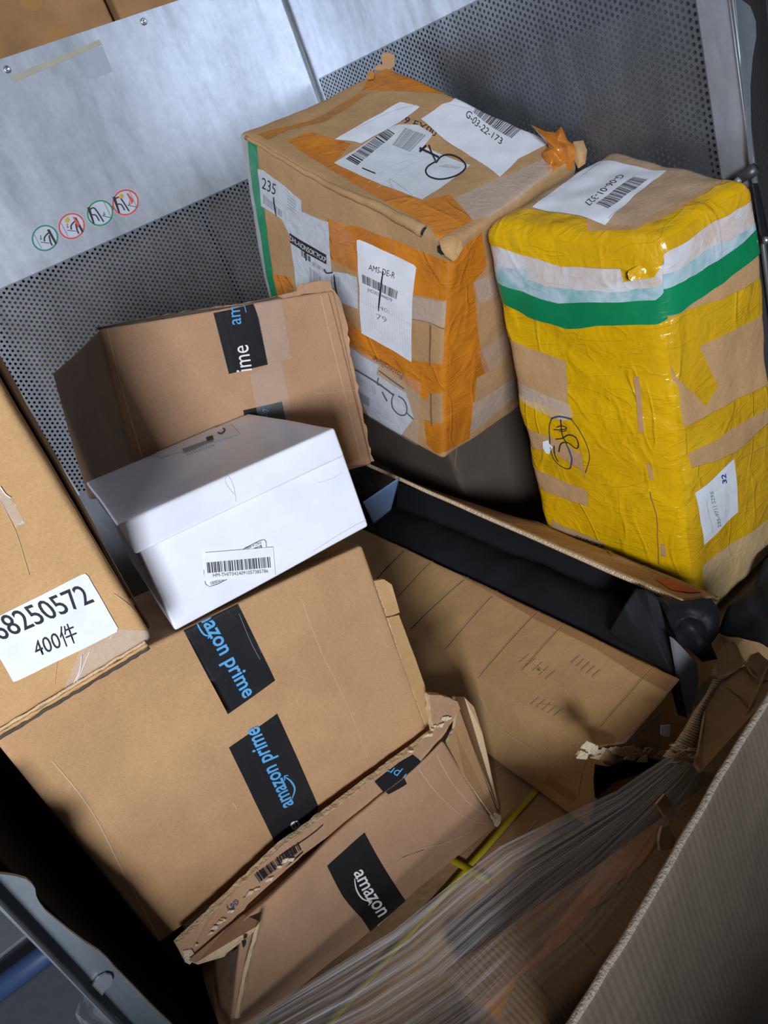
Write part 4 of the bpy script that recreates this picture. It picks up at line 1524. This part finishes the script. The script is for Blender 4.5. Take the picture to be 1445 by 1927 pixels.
# ------------------------------------------------------------------ the big carton (C)
C = corners(at(-30, 1367, Y=.845), at(682, 1024, Y=.85), at(808, 1385, Y=.855), at(297, 1779, Y=.845), Vector(), Vector(), Vector(), Vector())
for i in (0, 1):
    for k in (0, 1):
        C[(i, 1, k)] = C[(i, 0, k)] + Vector((.012 if i else .0, .29, -.06 if k else -.0))
CX = Hex(C, r=.006, amp=.004, freq=3.2, seed=71, bulge={'front': .006, 'top': -.002}, amp2=.0004)
big = thing('big_carton', base_of(C), 'big brown carton in the middle with two strips of blue lettered black tape', 'box')
CX.build('box_body', KRAFT, big)
c5 = crop(340, 1100, .3322)
d = Decal(CX, 'front', c5)
d.poly([(-10, 200), (20, 265), (140, 500), (253, 725), (390, 632), (523, 540), (400, 290), (318, 95), (290, 40)], BLACK_TAPE, 1)
d.text('amazon prime', (66, 108), (346, 640), (122, 82), INK_BLUE, 2, bold=.018)
d.stroke([(92, 212), (108, 250), (132, 282), (160, 290)], 3.6, INK_BLUE, 2, taper=True)
d.stroke([(150, 268), (166, 280), (152, 304)], 2, INK_BLUE, 2)
d.stroke([(330, 165), (390, 320), (440, 420)], .7, INK_GREY, 2)
d.build('printed_tape', big)
d = Decal(CX, 'front', c5)
d.poly([(256, 911), (390, 820), (529, 726), (650, 990), (770, 1255), (798, 1336), (690, 1430), (546, 1500), (400, 1210)], BLACK_TAPE, 1)
d.text('amazon prime', (628, 1236), (418, 790), (576, 1261), INK_BLUE, 2, bold=.018)
d.stroke([(618, 1205), (632, 1150), (608, 1105), (572, 1080)], 3.6, INK_BLUE, 2, taper=True)
d.stroke([(592, 1072), (570, 1076), (574, 1100)], 2, INK_BLUE, 2)
d.text('e', (678, 1384), (655, 1332), (630, 1396), INK_WHITE, 2, bold=.02)
d.poly([(745, 1310), (775, 1265), (785, 1290), (750, 1325)], flat('tape_glint', (.30, .32, .36), .3), 2)
d.build('printed_tape', big)
d = Decal(CX, 'front', c5)
d.stroke([(690, 100), (790, 380), (920, 650), (1050, 980)], 1.1, CREASE_LIGHT, 0)
d.stroke([(1130, 780), (1300, 640)], .6, CREASE_LIGHT, 0)
d.build('score_line', big)
d = Decal(CX, 'front', crop(0, 1280, .4983))
d.stroke([(200, 300), (340, 480), (470, 740), (600, 985)], 2.4, CREASE_LIGHT, 0)
d.stroke([(870, 455), (885, 478)], 2, CREASE_LIGHT, 0)
d.build('score_line', big)
# pale folded-out edge on the right, in two lengths
slab('side_flap', [at(*c5(x, y), Y=yy) for x, y, yy in ((1095, -20, .853), (1150, -30, .856), (1195, 0, .858), (1240, 158, .860), (1200, 175, .858), (1168, 180, .854))], .005, KRAFT_WARM, big, amp=.001, m_edge=BOARD_CORE_LIGHT)
slab('side_flap', [at(*c5(x, y), Y=yy) for x, y, yy in ((1170, 188, .854), (1236, 172, .860), (1330, 420, .861), (1440, 740, .861), (1445, 800, .860), (1435, 828, .858), (1395, 818, .855), (1290, 540, .854))], .005, KRAFT_WARM, big, amp=.001, m_edge=BOARD_CORE_LIGHT)
te = [(548, 1502), (640, 1440), (700, 1402), (760, 1365), (800, 1338), (806, 1362), (770, 1395), (710, 1440), (620, 1500), (562, 1538)]
slab('tape_end', [at(*c5(x, y), Y=.838 if i < 5 else sy(c5(x, y)[0]) - .003) for i, (x, y) in enumerate(te)], .0006, BLACK_TAPE, big, n=6)

# ------------------------------------------------------------------ tall carton with the number label (D)
D = corners(at(-75, 580, Y=.762), at(-75, 580, Y=.762), at(283, 1202, Y=.762), at(-55, 1406, Y=.80), Vector(), Vector(), Vector(), Vector())
up = D[(1, 0, 1)] - D[(1, 0, 0)]
D[(0, 0, 1)] = D[(0, 0, 0)] + up
br, tr = at(306, 1203, Y=.80), at(52, 742, Y=.94)
D[(1, 1, 1)] = D[(1, 0, 1)] + Vector((.030, .21, .015))
D[(1, 1, 0)] = D[(1, 0, 0)] + Vector((.020, .21, .0))
D[(0, 1, 1)] = D[(0, 0, 1)] + Vector((.030, .19, .0))
D[(0, 1, 0)] = D[(0, 0, 0)] + Vector((.030, .19, .0))
DX = Hex(D, r=.008, amp=.004, freq=6, seed=81, bulge={'front': .007, 'right': .004}, amp2=.0008, freq2=30)
num = thing('number_label_carton', base_of(D), 'tall brown carton at the left with a large white number label', 'box')
DX.build('box_body', KRAFT_WARM, num)
c8 = crop(0, 640, .4983)
d = Decal(DX, 'front', c8)
d.poly([(-68, 1063), (300, 878), (318, 872), (330, 882), (434, 1080), (430, 1095), (62, 1272), (48, 1276), (40, 1262)], PAPER, 2)
d.text('68250572', (4, 1116), (350, 976), (-50, 1052), INK, 3, caps=True, bold=.004)
d.text('400件', (138, 1183), (290, 1118), (118, 1128), INK, 3, caps=True)
d.build('number_label', num)
d = Decal(DX, 'front', c8)
d.poly([(230, 1330), (300, 1150), (440, 1085), (600, 1100), (600, 1170), (420, 1250), (260, 1330)], CLEAR_THICK, 1)
d.build('clear_tape', num)
d = Decal(DX, 'front', c8)
d.poly([(-40, 470), (10, 560), (60, 620), (95, 690), (60, 700), (0, 600), (-40, 560)], CLEAR_THICK, 1)
d.build('clear_tape', num)
d = Decal(DX, 'front', c8)
d.stroke([(300, 1180), (290, 1250), (250, 1325)], 1.6, INK_WHITE, 3)
d.stroke([(330, 1165), (300, 1240), (262, 1322)], 1.2, INK_WHITE, 3)
d.stroke([(0, 545), (20, 575), (40, 590)], 2, INK_WHITE, 3)  # white stroke painted as a glint on the clear tape
d.build('tape_shred_glint', num)
d = Decal(DX, 'front', c8)
d.stroke([(20, 190), (130, 380), (240, 560), (400, 820), (540, 1080)], 2.0, CREASE, 1)
d.stroke([(420, 950), (480, 1000), (530, 1060)], 1.6, CREASE_LIGHT, 1)
d.stroke([(150, 0), (210, 1200), (200, 1290)][1:], 1.4, CREASE_LIGHT, 1)
d.stroke([(110, 880), (60, 720), (0, 600)], 1.2, CREASE_LIGHT, 1)
d.build('crease', num)
# frayed bottom edge, layers of board
e1 = crop(0, 1240, .2492)
for i in range(3):
    q0, q1 = D[(0, 0, 0)], D[(1, 0, 0)]
    ofs = Vector((0, -.003 - .002 * i, .003 - .003 * i))
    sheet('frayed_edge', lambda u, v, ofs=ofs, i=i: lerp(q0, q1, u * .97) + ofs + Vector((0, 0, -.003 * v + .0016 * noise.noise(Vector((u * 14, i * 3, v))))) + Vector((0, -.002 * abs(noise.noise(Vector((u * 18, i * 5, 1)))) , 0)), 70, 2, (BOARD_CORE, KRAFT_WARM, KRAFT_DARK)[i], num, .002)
# a serrated cut edge on its right side
def saw(u, v):
    a, b_ = DX.surf('right', .12, 1 - u), DX.surf('right', .42, 1 - u)
    p = lerp(a, b_, v)
    return p + Vector((.003, 0, 0)) + Vector((0, .0008 * (1 if int(u * 160) % 2 else -1) * (1 - v), 0))
sheet('side_flap', saw, 160, 3, KRAFT_OLD, num, .002)

# ------------------------------------------------------------------ white shoe box (E)
wb = thing('white_gift_box', Vector((.2, 1.02, H - .47)), 'white lidded box lying on the big carton, lid facing up', 'box')
Wc = corners(at(254, 1022, Y=.874), at(640, 833, Y=.870), at(694, 991, Y=.848), at(330, 1189, Y=.848), Vector(), Vector(), Vector(), Vector())
dpt = at(162, 907, k=1.194) - at(219, 990, k=.888)
dpr = at(468, 778, k=1.293) - at(630, 803, k=.987)
for k in (0, 1):
    Wc[(0, 1, k)] = Wc[(0, 0, k)] + dpt * .98
    Wc[(1, 1, k)] = Wc[(1, 0, k)] + dpr * .98
WX_ = Hex(Wc, r=.0035, amp=.0015, freq=6, seed=91, bulge={'front': -.001})
WX_.build('base', WHITE_BOARD, wb)
Lc = corners(at(219, 990, k=.888), at(630, 803, k=.987), at(649, 857, Y=.853), at(255, 1045, Y=.855), Vector(), Vector(), Vector(), Vector())
for k in (0, 1):
    Lc[(0, 1, k)] = Lc[(0, 0, k)] + dpt
    Lc[(1, 1, k)] = Lc[(1, 0, k)] + dpr
LX = Hex(Lc, r=.004, amp=.0015, freq=7, seed=95, bulge={'top': -.006})
LX.build('lid', WHITE_BOARD, wb)
d = Decal(LX, 'top', c8)
d.poly([(570, 395), (870, 318), (900, 350), (600, 440)], flat('thin_sticker', (.72, .73, .78), .35), 1)
d.poly([(685, 408), (800, 368), (803, 378), (690, 420)], INK_GREY, 2)
for i in range(12):
    d.stroke([(700 + i * 9, 425 - i * 3.2), (704 + i * 9, 430 - i * 3.2)], 1.4, INK_GREY, 2)
d.poly([(775, 368), (800, 360), (803, 372), (780, 380)], INK, 3)
d.stroke([(820, 350), (835, 352), (848, 340), (840, 336)], 2.2, INK, 3)
d.build('lid_sticker', wb)
d = Decal(LX, 'front', c8)
d.stroke([(857, 508), (880, 545), (892, 610)], 1.6, INK_PALE, 0)
d.stroke([(857, 508), (852, 540), (885, 585)], 1.2, INK_PALE, 0)
d.build('dent', wb)
d = Decal(WX_, 'front', c8)
d.poly([(768, 868), (925, 790), (1000, 752), (1010, 785), (930, 860), (790, 932)], PAPER, 1)
d.stroke([(768, 868), (790, 932), (930, 862)], .8, INK, 2)
d.stroke([(915, 792), (995, 754), (1005, 786)], .8, INK, 2)
d.text('Made in China', (928, 792), (988, 768), (926, 782), INK, 2, caps=True)
d.bars([(940, 806), (992, 786), (988, 772), (936, 796)], INK, 2, 14, 31)
d.bars([(795, 926), (850, 908), (848, 898), (792, 914)], INK_GREY, 2, 10, 32)
d.build('origin_sticker', wb)
d = Decal(WX_, 'front', c8)
d.poly([(772, 803), (1030, 782), (1037, 888), (768, 910)], PAPER, 4)
d.bars([(782, 880), (1023, 858), (1020, 818), (778, 840)], INK, 5, 44, 33)
d.text('HM-THIT0424091057385786', (803, 895), (1010, 877), (802, 882), INK, 5, caps=True)
d.build('barcode_label', wb)
d = Decal(WX_, 'front', c8)
d.stroke([(1130, 470), (1140, 510)], 1, INK_WHITE, 0)
d.stroke([(1180, 800), (1290, 730), (1390, 675)], 1.2, INK_PALE, 0)
d.stroke([(1200, 540), (1260, 520), (1290, 500)], 1, INK_PALE, 0)
d.build('scuff', wb)

# ------------------------------------------------------------------ long open box with black fabric (F)
def LX_(px, py):
    return at(px, py, X=.684)


yF = 1.78
TR, BR = at(1280, 1275, X=.655), at(1150, 1435, X=.496)
FBr = at(1110, 1536, Z=-1.094)
FBr.y = BR.y + .01
topz, botz = TR.z, BR.z
LO = corners(BR, TR, Vector((.74, TR.y, LAYER + .012)), Vector((.428, BR.y + .02, LAYER + .012)), Vector((BR.x, yF, botz)), Vector((TR.x, yF, topz)), Vector((.74, yF, LAYER + .012)), Vector((.425, yF, LAYER + .012)))
LOX = Hex(LO, r=.008, amp=.004, freq=5, seed=101, bulge={'top': .004, 'left': .006}, amp2=.001, freq2=26)
long_box = thing('long_open_box', base_of(LO), 'long creased carton lying half open with black fabric inside', 'box')
LOX.build('box_body', KRAFT_WARM, long_box, skip=('right', 'back', 'front'))
c6 = crop(660, 820, .5433)
d = Decal(LOX, 'top', c6)
for (a, b_), w in ((((215, 372), (70, 520)), 1.2), (((300, 415), (165, 560)), 1.0), (((425, 462), (205, 668)), 1.7), (((522, 517), (325, 740)), 1.4), (((658, 592), (430, 850)), 1.2), (((745, 640), (590, 815)), .8), (((1040, 800), (860, 1010)), .7)):
    mid = ((a[0] + b_[0]) / 2 + 5, (a[1] + b_[1]) / 2 - 4)
    d.stroke([a, mid, b_], w, CREASE_LIGHT, 1)
    d.stroke([(a[0] + 3, a[1] + 2), (mid[0] + 3, mid[1] + 2), (b_[0] + 3, b_[1] + 2)], w * .8, CREASE, 1)
d.stroke([(545, 760), (640, 800), (720, 860), (800, 930)], 1, CREASE_LIGHT, 1)
d.stroke([(640, 930), (720, 940), (800, 990), (840, 1050)], 1, CREASE_LIGHT, 1)
d.stroke([(760, 800), (830, 860)], .8, CREASE_LIGHT, 1)
d.build('crease', long_box)
d = Decal(LOX, 'top', c6)
tp = tape('brown_tape', (.42, .23, .09), (.38, .20, .075), rough=.4, wr=.2, coat=.15)
d.poly([(385, 460), (520, 515), (700, 610), (900, 710), (1060, 800), (1145, 855), (1090, 885), (1000, 835), (860, 745), (640, 640), (560, 590), (380, 490)], tp, 0)
d.build('brown_tape', long_box)
d = Decal(LOX, 'top', c6)
d.poly([(1050, 950), (1140, 870), (1150, 905), (970, 1090), (900, 1090), (1000, 1000)], tp, 0)
d.build('brown_tape', long_box)
d = Decal(LOX, 'top', c6)
faint = flat('faint_print', (.36, .24, .14), .8)
for i in range(5):
    d.stroke([(585 + i * 22, 790 + i * 14), (620 + i * 22, 760 + i * 14)], 1.0, faint, 1)
    d.stroke([(765 + i * 18, 790 + i * 12), (795 + i * 18, 765 + i * 12)], 2.0, faint, 1)
    d.stroke([(620 + i * 20, 930 + i * 10), (650 + i * 20, 905 + i * 10)], 1.4, faint, 1)
d.poly([(645, 812), (655, 806), (660, 812), (652, 818)], CREASE, 1)
d.build('faint_print', long_box)
d = Decal(LOX, 'left', c6)
d.stroke([(450, 890), (520, 1000), (640, 1080), (760, 1180)], 1.4, CREASE_LIGHT, 1)
d.stroke([(560, 930), (640, 1040), (720, 1110)], 1.2, CREASE_LIGHT, 1)
d.stroke([(820, 1110), (800, 1180), (790, 1250)], 1.4, CREASE_LIGHT, 1)
d.poly([(690, 1170), (790, 1240), (770, 1262), (670, 1195)], tp, 0)
d.build('crease', long_box)
# standing back flap, double-wall board with its cut edge showing
fa, fb = at(690, 872, X=.72), at(1284, 1131, X=.748)
ha, hb = at(758, 903, X=.83), at(1352, 1124, X=.862)
m1, m2 = at(1010, 985, X=.812), at(1180, 1052, X=.818)


def hinge(u):
    pts = [ha, m1, m2, hb]
    us = [0, .42, .68, 1]
    for i in range(3):
        if u <= us[i + 1]:
            return lerp(pts[i], pts[i + 1], (u - us[i]) / (us[i + 1] - us[i]))
    return hb


def flap_pt(u, v, lay=0.0):
    p = lerp(lerp(fa, fb, u), hinge(u), v)
    n = Vector((.5, 0, .85))
    return p + n * (lay + .003 * noise.noise(p * 8)) + n * (-.010 * math.sin(v * 3) * 0)


TH = .0075
sheet('back_flap', lambda u, v: flap_pt(u, v, 0), 60, 8, KRAFT_OLD, long_box, .0012)
sheet('back_flap_liner', lambda u, v: flap_pt(u, v, -TH), 60, 8, KRAFT, long_box, .0012)
sheet('back_flap_liner', lambda u, v: flap_pt(u, v * .5, -TH / 2), 60, 4, BOARD_CORE_LIGHT, long_box, .0008)
NW = 118
for lo_, hi_, ph in ((-TH, -TH / 2, 0), (-TH / 2, 0, .5)):
    sheet('fluting', lambda u, v, lo_=lo_, hi_=hi_, ph=ph: flap_pt(u, v * .25, (lo_ + hi_) / 2 + (hi_ - lo_) * .46 * math.sin((u * NW + ph) * 2 * math.pi)), NW * 6, 1, BOARD_CORE_LIGHT, long_box, .0009)


class FlapHex(Hex):
    def __init__(self):
        e = Vector((.5, 0, .85)) * .001
        super().__init__({(i, j, k): flap_pt(i, j, .0008) - e * (1 - k) for i in (0, 1) for j in (0, 1) for k in (0, 1)}, r=0, amp=0)

    def surf(self, face, s, t):
        return flap_pt(s, t, .0010)


FH = FlapHex()
d = Decal(FH, 'top', c5y)
d.lift = .0008
d.poly([(812, 1062), (870, 1062), (960, 1100), (1082, 1138), (1020, 1142), (930, 1128)], INK_RED, 1, cut=False)
d.build('red_print', long_box)
for part in (0, 1):
    d = Decal(FH, 'top', c5y)
    d.lift = .0008
    for i in range(9):
        if part:
            d.stroke([(300 + i * 18, 808 + i * 10), (330 + i * 18, 828 + i * 10)], .8, faint, 1)
        else:
            d.stroke([(640 + i * 22, 960 + i * 9), (660 + i * 22, 975 + i * 9)], .8, faint, 1)
    d.build('printed_lines', long_box)
# torn end of the long box
slab('torn_end', [at(*c6(x, y), Y=.69) for x, y in ((770, 1075), (850, 1085), (960, 1060), (1050, 985), (1085, 950), (1080, 1000), (1078, 1060), (1060, 1105), (1035, 1110), (1010, 1085), (960, 1110), (985, 1130), (930, 1120), (925, 1160), (880, 1140), (850, 1105))], .004, KRAFT_OLD, long_box, amp=.008, m_edge=BOARD_CORE_LIGHT, jag=.002)
for i in range(20):
    x, y = lerp(790, 1075, i / 19), lerp(1085, 1105, i / 19) + random.uniform(-18, 26)
    w = random.uniform(10, 34)
    slab('torn_liner', [at(*c6(x + a * w + random.uniform(-6, 6), y + b_ * w + random.uniform(-6, 6)), Y=.682 + random.uniform(-.004, .004)) for a, b_ in ((-1, .3), (-.2, -.7), (.9, -.5), (.6, .5))], .002, random.choice((BOARD_CORE_LIGHT, KRAFT_WARM, BOARD_CORE)), long_box, n=2)
slab('opening_shade', [at(*c6(x, y), Y=.688) for x, y in ((850, 1140), (900, 1150), (960, 1125), (1080, 1105), (1075, 1130), (980, 1180), (915, 1200), (850, 1255), (845, 1200))], .003, DARK_SHEET, long_box, n=4)  # black sheet standing in for the shade inside the torn end
Decal(LOX, 'top', c6).poly([(900, 1090), (1000, 1010), (1085, 960), (1075, 1050), (1020, 1110), (930, 1130)], CLEAR_THICK, 2).build('clear_tape', long_box)


# the fabric
def fabric(u, v):
    x = lerp(.664, .80, v)
    y = lerp(TR.y + .05, 1.64, u)
    z = lerp(topz - .014, topz - .030, v) + .030 * math.sin(math.pi * v) ** .8
    fold = math.exp(-((y - (.86 + .5 * (v - .5) * .35)) / .02) ** 2) * .012 + math.exp(-((y - (.93 + .2 * v)) / .05) ** 2) * .010
    p = Vector((x, y, z + fold * math.sin(math.pi * v)))
    p = p + Vector((0, 0, .007 * noise.noise(p * 7) + .0025 * noise.noise(p * 22)))
    w = max(0, (v - .72) / .28)
    w = w * w * (3 - 2 * w)
    return p.lerp(flap_pt(max(0, min(1, (fa.y - y) / (fa.y - fb.y))), .72, -TH - .006), w)


fab = thing('black_fabric', Vector((.76, 1.1, LAYER + .05)), 'folded black fabric showing in the opening of the long box', 'fabric')
sheet('cloth', fabric, 110, 34, CLOTH, fab, .002)
top_row = [at(1146, 1190, X=.668), at(1175, 1140, X=.69), at(1196, 1108, Y=.79), at(1216, 1110, Y=.77), at(1238, 1122, Y=.755)]
low_row = [at(1150, 1194, X=.672), at(1212, 1236, X=.668), at(1272, 1282, Y=.685), at(1276, 1345, Y=.672), at(1293, 1350, Y=.668)]


def corner_fn(u, v):
    k = min(3, int(u * 4))
    w = u * 4 - k
    p = lerp(lerp(top_row[k], top_row[k + 1], w), lerp(low_row[k], low_row[k + 1], w), v)
    return p + Vector((-.3, -.6, .7)) * (.006 * math.sin(math.pi * v) * (1 - u) + .002 * noise.noise(p * 25))


sheet('hanging_corner', corner_fn, 32, 24, CLOTH, fab, .0015)

bag = thing('black_plastic_bag', at(1345, 1235, Y=.73), 'crumpled black plastic bag bulging out under the end of the cardboard flap', 'bag')


crumple('bag_body', [(1236, 1122), (1290, 1132), (1338, 1126), (1354, 1148), (1353, 1190), (1338, 1212), (1350, 1240), (1322, 1246), (1300, 1226), (1276, 1206), (1262, 1180), (1250, 1150)], 1.25, CLOTH_SHEEN, bag, 6, .022, 20)
slab('foam_sheet', [at(*c6(x, y), Y=.69) for x, y in ((1115, 700), (1150, 735), (1200, 790), (1205, 850), (1180, 960), (1160, 960), (1140, 850), (1125, 760))], .006, GREY_FOAM, fab)
sc = slab('paper_scrap', [at(*c6(x, y), Y=.66) for x, y in ((1076, 1004), (1106, 1002), (1105, 1040), (1092, 1044), (1074, 1036))], .0015, PAPER, None, n=2)
tag(sc, 'tiny white paper scrap at the torn end of the long box', 'paper')
o = sheet('blue_foam_film', lambda u, v: at(lerp(lerp(683, 752, u), lerp(703, 735, u), v), lerp(lerp(945, 898, u), lerp(985, 960, u), v), Y=1.32 + .03 * v), 16, 12, BLUE_FILM, None, .002)
tag(o, 'strip of bluish foam film inside the far end of the long box', 'foam film')

# ------------------------------------------------------------------ crushed torn carton at the right (G)
d4 = crop(980, 1150, .3218)
tc = thing('crushed_carton', at(1370, 1440, Y=.64), 'crushed torn piece of carton with fluted edges beside the foreground cardboard panel', 'box')


def tcp(x, y, yy):
    return at(*d4(x, y), Y=yy - .05)


slab('main_panel', [tcp(*p) for p in ((1130, 400, .715), (1180, 410, .70), (1290, 330, .70), (1330, 310, .69), (1400, 400, .67), (1445, 330, .67), (1520, 420, .645), (1460, 640, .63), (1230, 960, .59), (1180, 985, .59), (1050, 940, .60), (1015, 890, .61), (1040, 800, .625), (1070, 640, .65), (1090, 540, .68))], .006, KRAFT_OLD, tc, amp=.003, seed=5, m_edge=BOARD_CORE)
slab('upper_flap', [tcp(*p) for p in ((1110, 380, .72), (1150, 270, .725), (1190, 190, .73), (1245, 180, .725), (1275, 215, .72), (1300, 270, .705), (1320, 295, .695), (1280, 340, .695), (1170, 400, .70))], .006, KRAFT_OLD, tc, amp=.006, seed=8, m_edge=BOARD_CORE_LIGHT, jag=.001)
slab('right_flap', [tcp(*p) for p in ((1320, 300, .69), (1345, 255, .69), (1385, 240, .685), (1430, 280, .675), (1500, 330, .66), (1500, 420, .65), (1400, 400, .665))], .006, KRAFT_OLD, tc, amp=.006, seed=12, m_edge=BOARD_CORE_LIGHT, jag=.0015)


def tear(u, v):
    a = [(1120, 400), (1085, 480), (1010, 590), (960, 680), (900, 770), (830, 850)]
    b_ = [(1180, 405), (1110, 500), (1065, 610), (1060, 720), (1020, 830), (1000, 890)]
    k = min(4, int(u * 5))
    w = u * 5 - k
    p, q = Vector(a[k]).lerp(Vector(a[k + 1]), w), Vector(b_[k]).lerp(Vector(b_[k + 1]), w)
    z = p.lerp(q, v)
    pt = tcp(z.x, z.y, lerp(.712, .63, u) - .012 * math.sin(v * math.pi))
    return pt + (EYE - pt).normalized() * (.0045 * math.sin(u * 210) * (.4 + .6 * v) + .004 * noise.noise(pt * 70))


sheet('fluted_tear', tear, 260, 8, BOARD_CORE_LIGHT, tc, .0012)
for cr in (((1120, 545), (1200, 600), (1270, 660)), ((1090, 600), (1160, 680), (1260, 770)), ((1440, 330), (1380, 480), (1300, 640), (1230, 780), (1210, 900)), ((1270, 680), (1250, 690), (1220, 760), (1190, 940)), ((1060, 660), (1070, 760), (1050, 920)), ((1180, 430), (1290, 500), (1330, 560)), ((1310, 300), (1350, 370), (1400, 410))):
    pts = [tcp(x, y, .715 - .000187 * (x - 1130) - .000198 * (y - 400) - .005) for x, y in cr]
    tube('crease_ridge', pts, .0022, KRAFT_OLD, tc, seg=6)
for i in range(14):
    x, y = random.uniform(890, 1010), random.uniform(770, 890)
    w = random.uniform(10, 30)
    slab('torn_liner', [tcp(x + a * w + random.uniform(-8, 8), y + b_ * w * .5 + random.uniform(-6, 6), .615 + random.uniform(-.004, .004)) for a, b_ in ((-1.4, .4), (-.2, -.7), (1.3, -.3), (.6, .6))], .002, random.choice((BOARD_CORE_LIGHT, KRAFT_WARM)), tc, n=2)
tn = thing('torn_board_strip', tcp(840, 1290, .60), 'small torn strip of brown board sticking up below the crushed carton', 'cardboard')
slab('upper_part', [tcp(*p) for p in ((800, 1130, .62), (850, 1070, .62), (900, 1130, .615), (925, 1170, .61), (880, 1240, .605), (850, 1200, .61))], .004, KRAFT_OLD, tn, amp=.01, m_edge=BOARD_CORE, jag=.002)
slab('lower_part', [tcp(*p) for p in ((830, 1260, .60), (870, 1250, .60), (905, 1330, .59), (920, 1380, .585), (820, 1400, .585), (815, 1340, .59))], .004, KRAFT, tn, amp=.006, m_edge=BOARD_CORE, jag=.0015)

# black sheet added at the far right to darken the shaded carton top
o = sheet('dark_foot_sheet', lambda u, v: Vector((lerp(.90, 1.15, u), lerp(.56, .80, v), LAYER + .034 + .05 * u + .014 * math.sin(u * 13 + v * 5) * math.sin(v * 7 + 1) + .012 * noise.noise(Vector((u * 6, v * 6, 2))))), 40, 30, CLOTH_SHEEN, None, .002)
tag(o, 'rumpled black sheet added for the dark at the foot of the yellow taped box, right edge', 'cloth')

# ------------------------------------------------------------------ stretch film
fu = [(1300, 1395), (1245, 1432), (1160, 1490), (1050, 1540), (940, 1592), (850, 1660), (740, 1752), (600, 1838), (470, 1918), (330, 2000)]
fl_ = [(1330, 1440), (1300, 1500), (1230, 1590), (1180, 1680), (1120, 1760), (1010, 1860), (930, 1940), (850, 2000), (700, 2050), (520, 2110)]


def film(u, v):
    k = min(8, int(u * 9))
    w = u * 9 - k
    p = Vector(fu[k]).lerp(Vector(fu[k + 1]), w).lerp(Vector(fl_[k]).lerp(Vector(fl_[k + 1]), w), v)
    zz_ = lerp(-1.0, -.90, u) + .02 * v
    if u < .12:
        zz_ += -.0
    pt = at(p.x, p.y, Z=zz_)
    return pt + Vector((0, 0, .004 * noise.noise(Vector((u * 3, v * 26, 0))) + .003 * noise.noise(Vector((u * 2, v * 60, 5)))))


o = sheet('stretch_film', film, 90, 90, FILM, None, 0, uv=True)
tag(o, 'streaky clear stretch film pulled tight across the cartons at the bottom', 'plastic film')
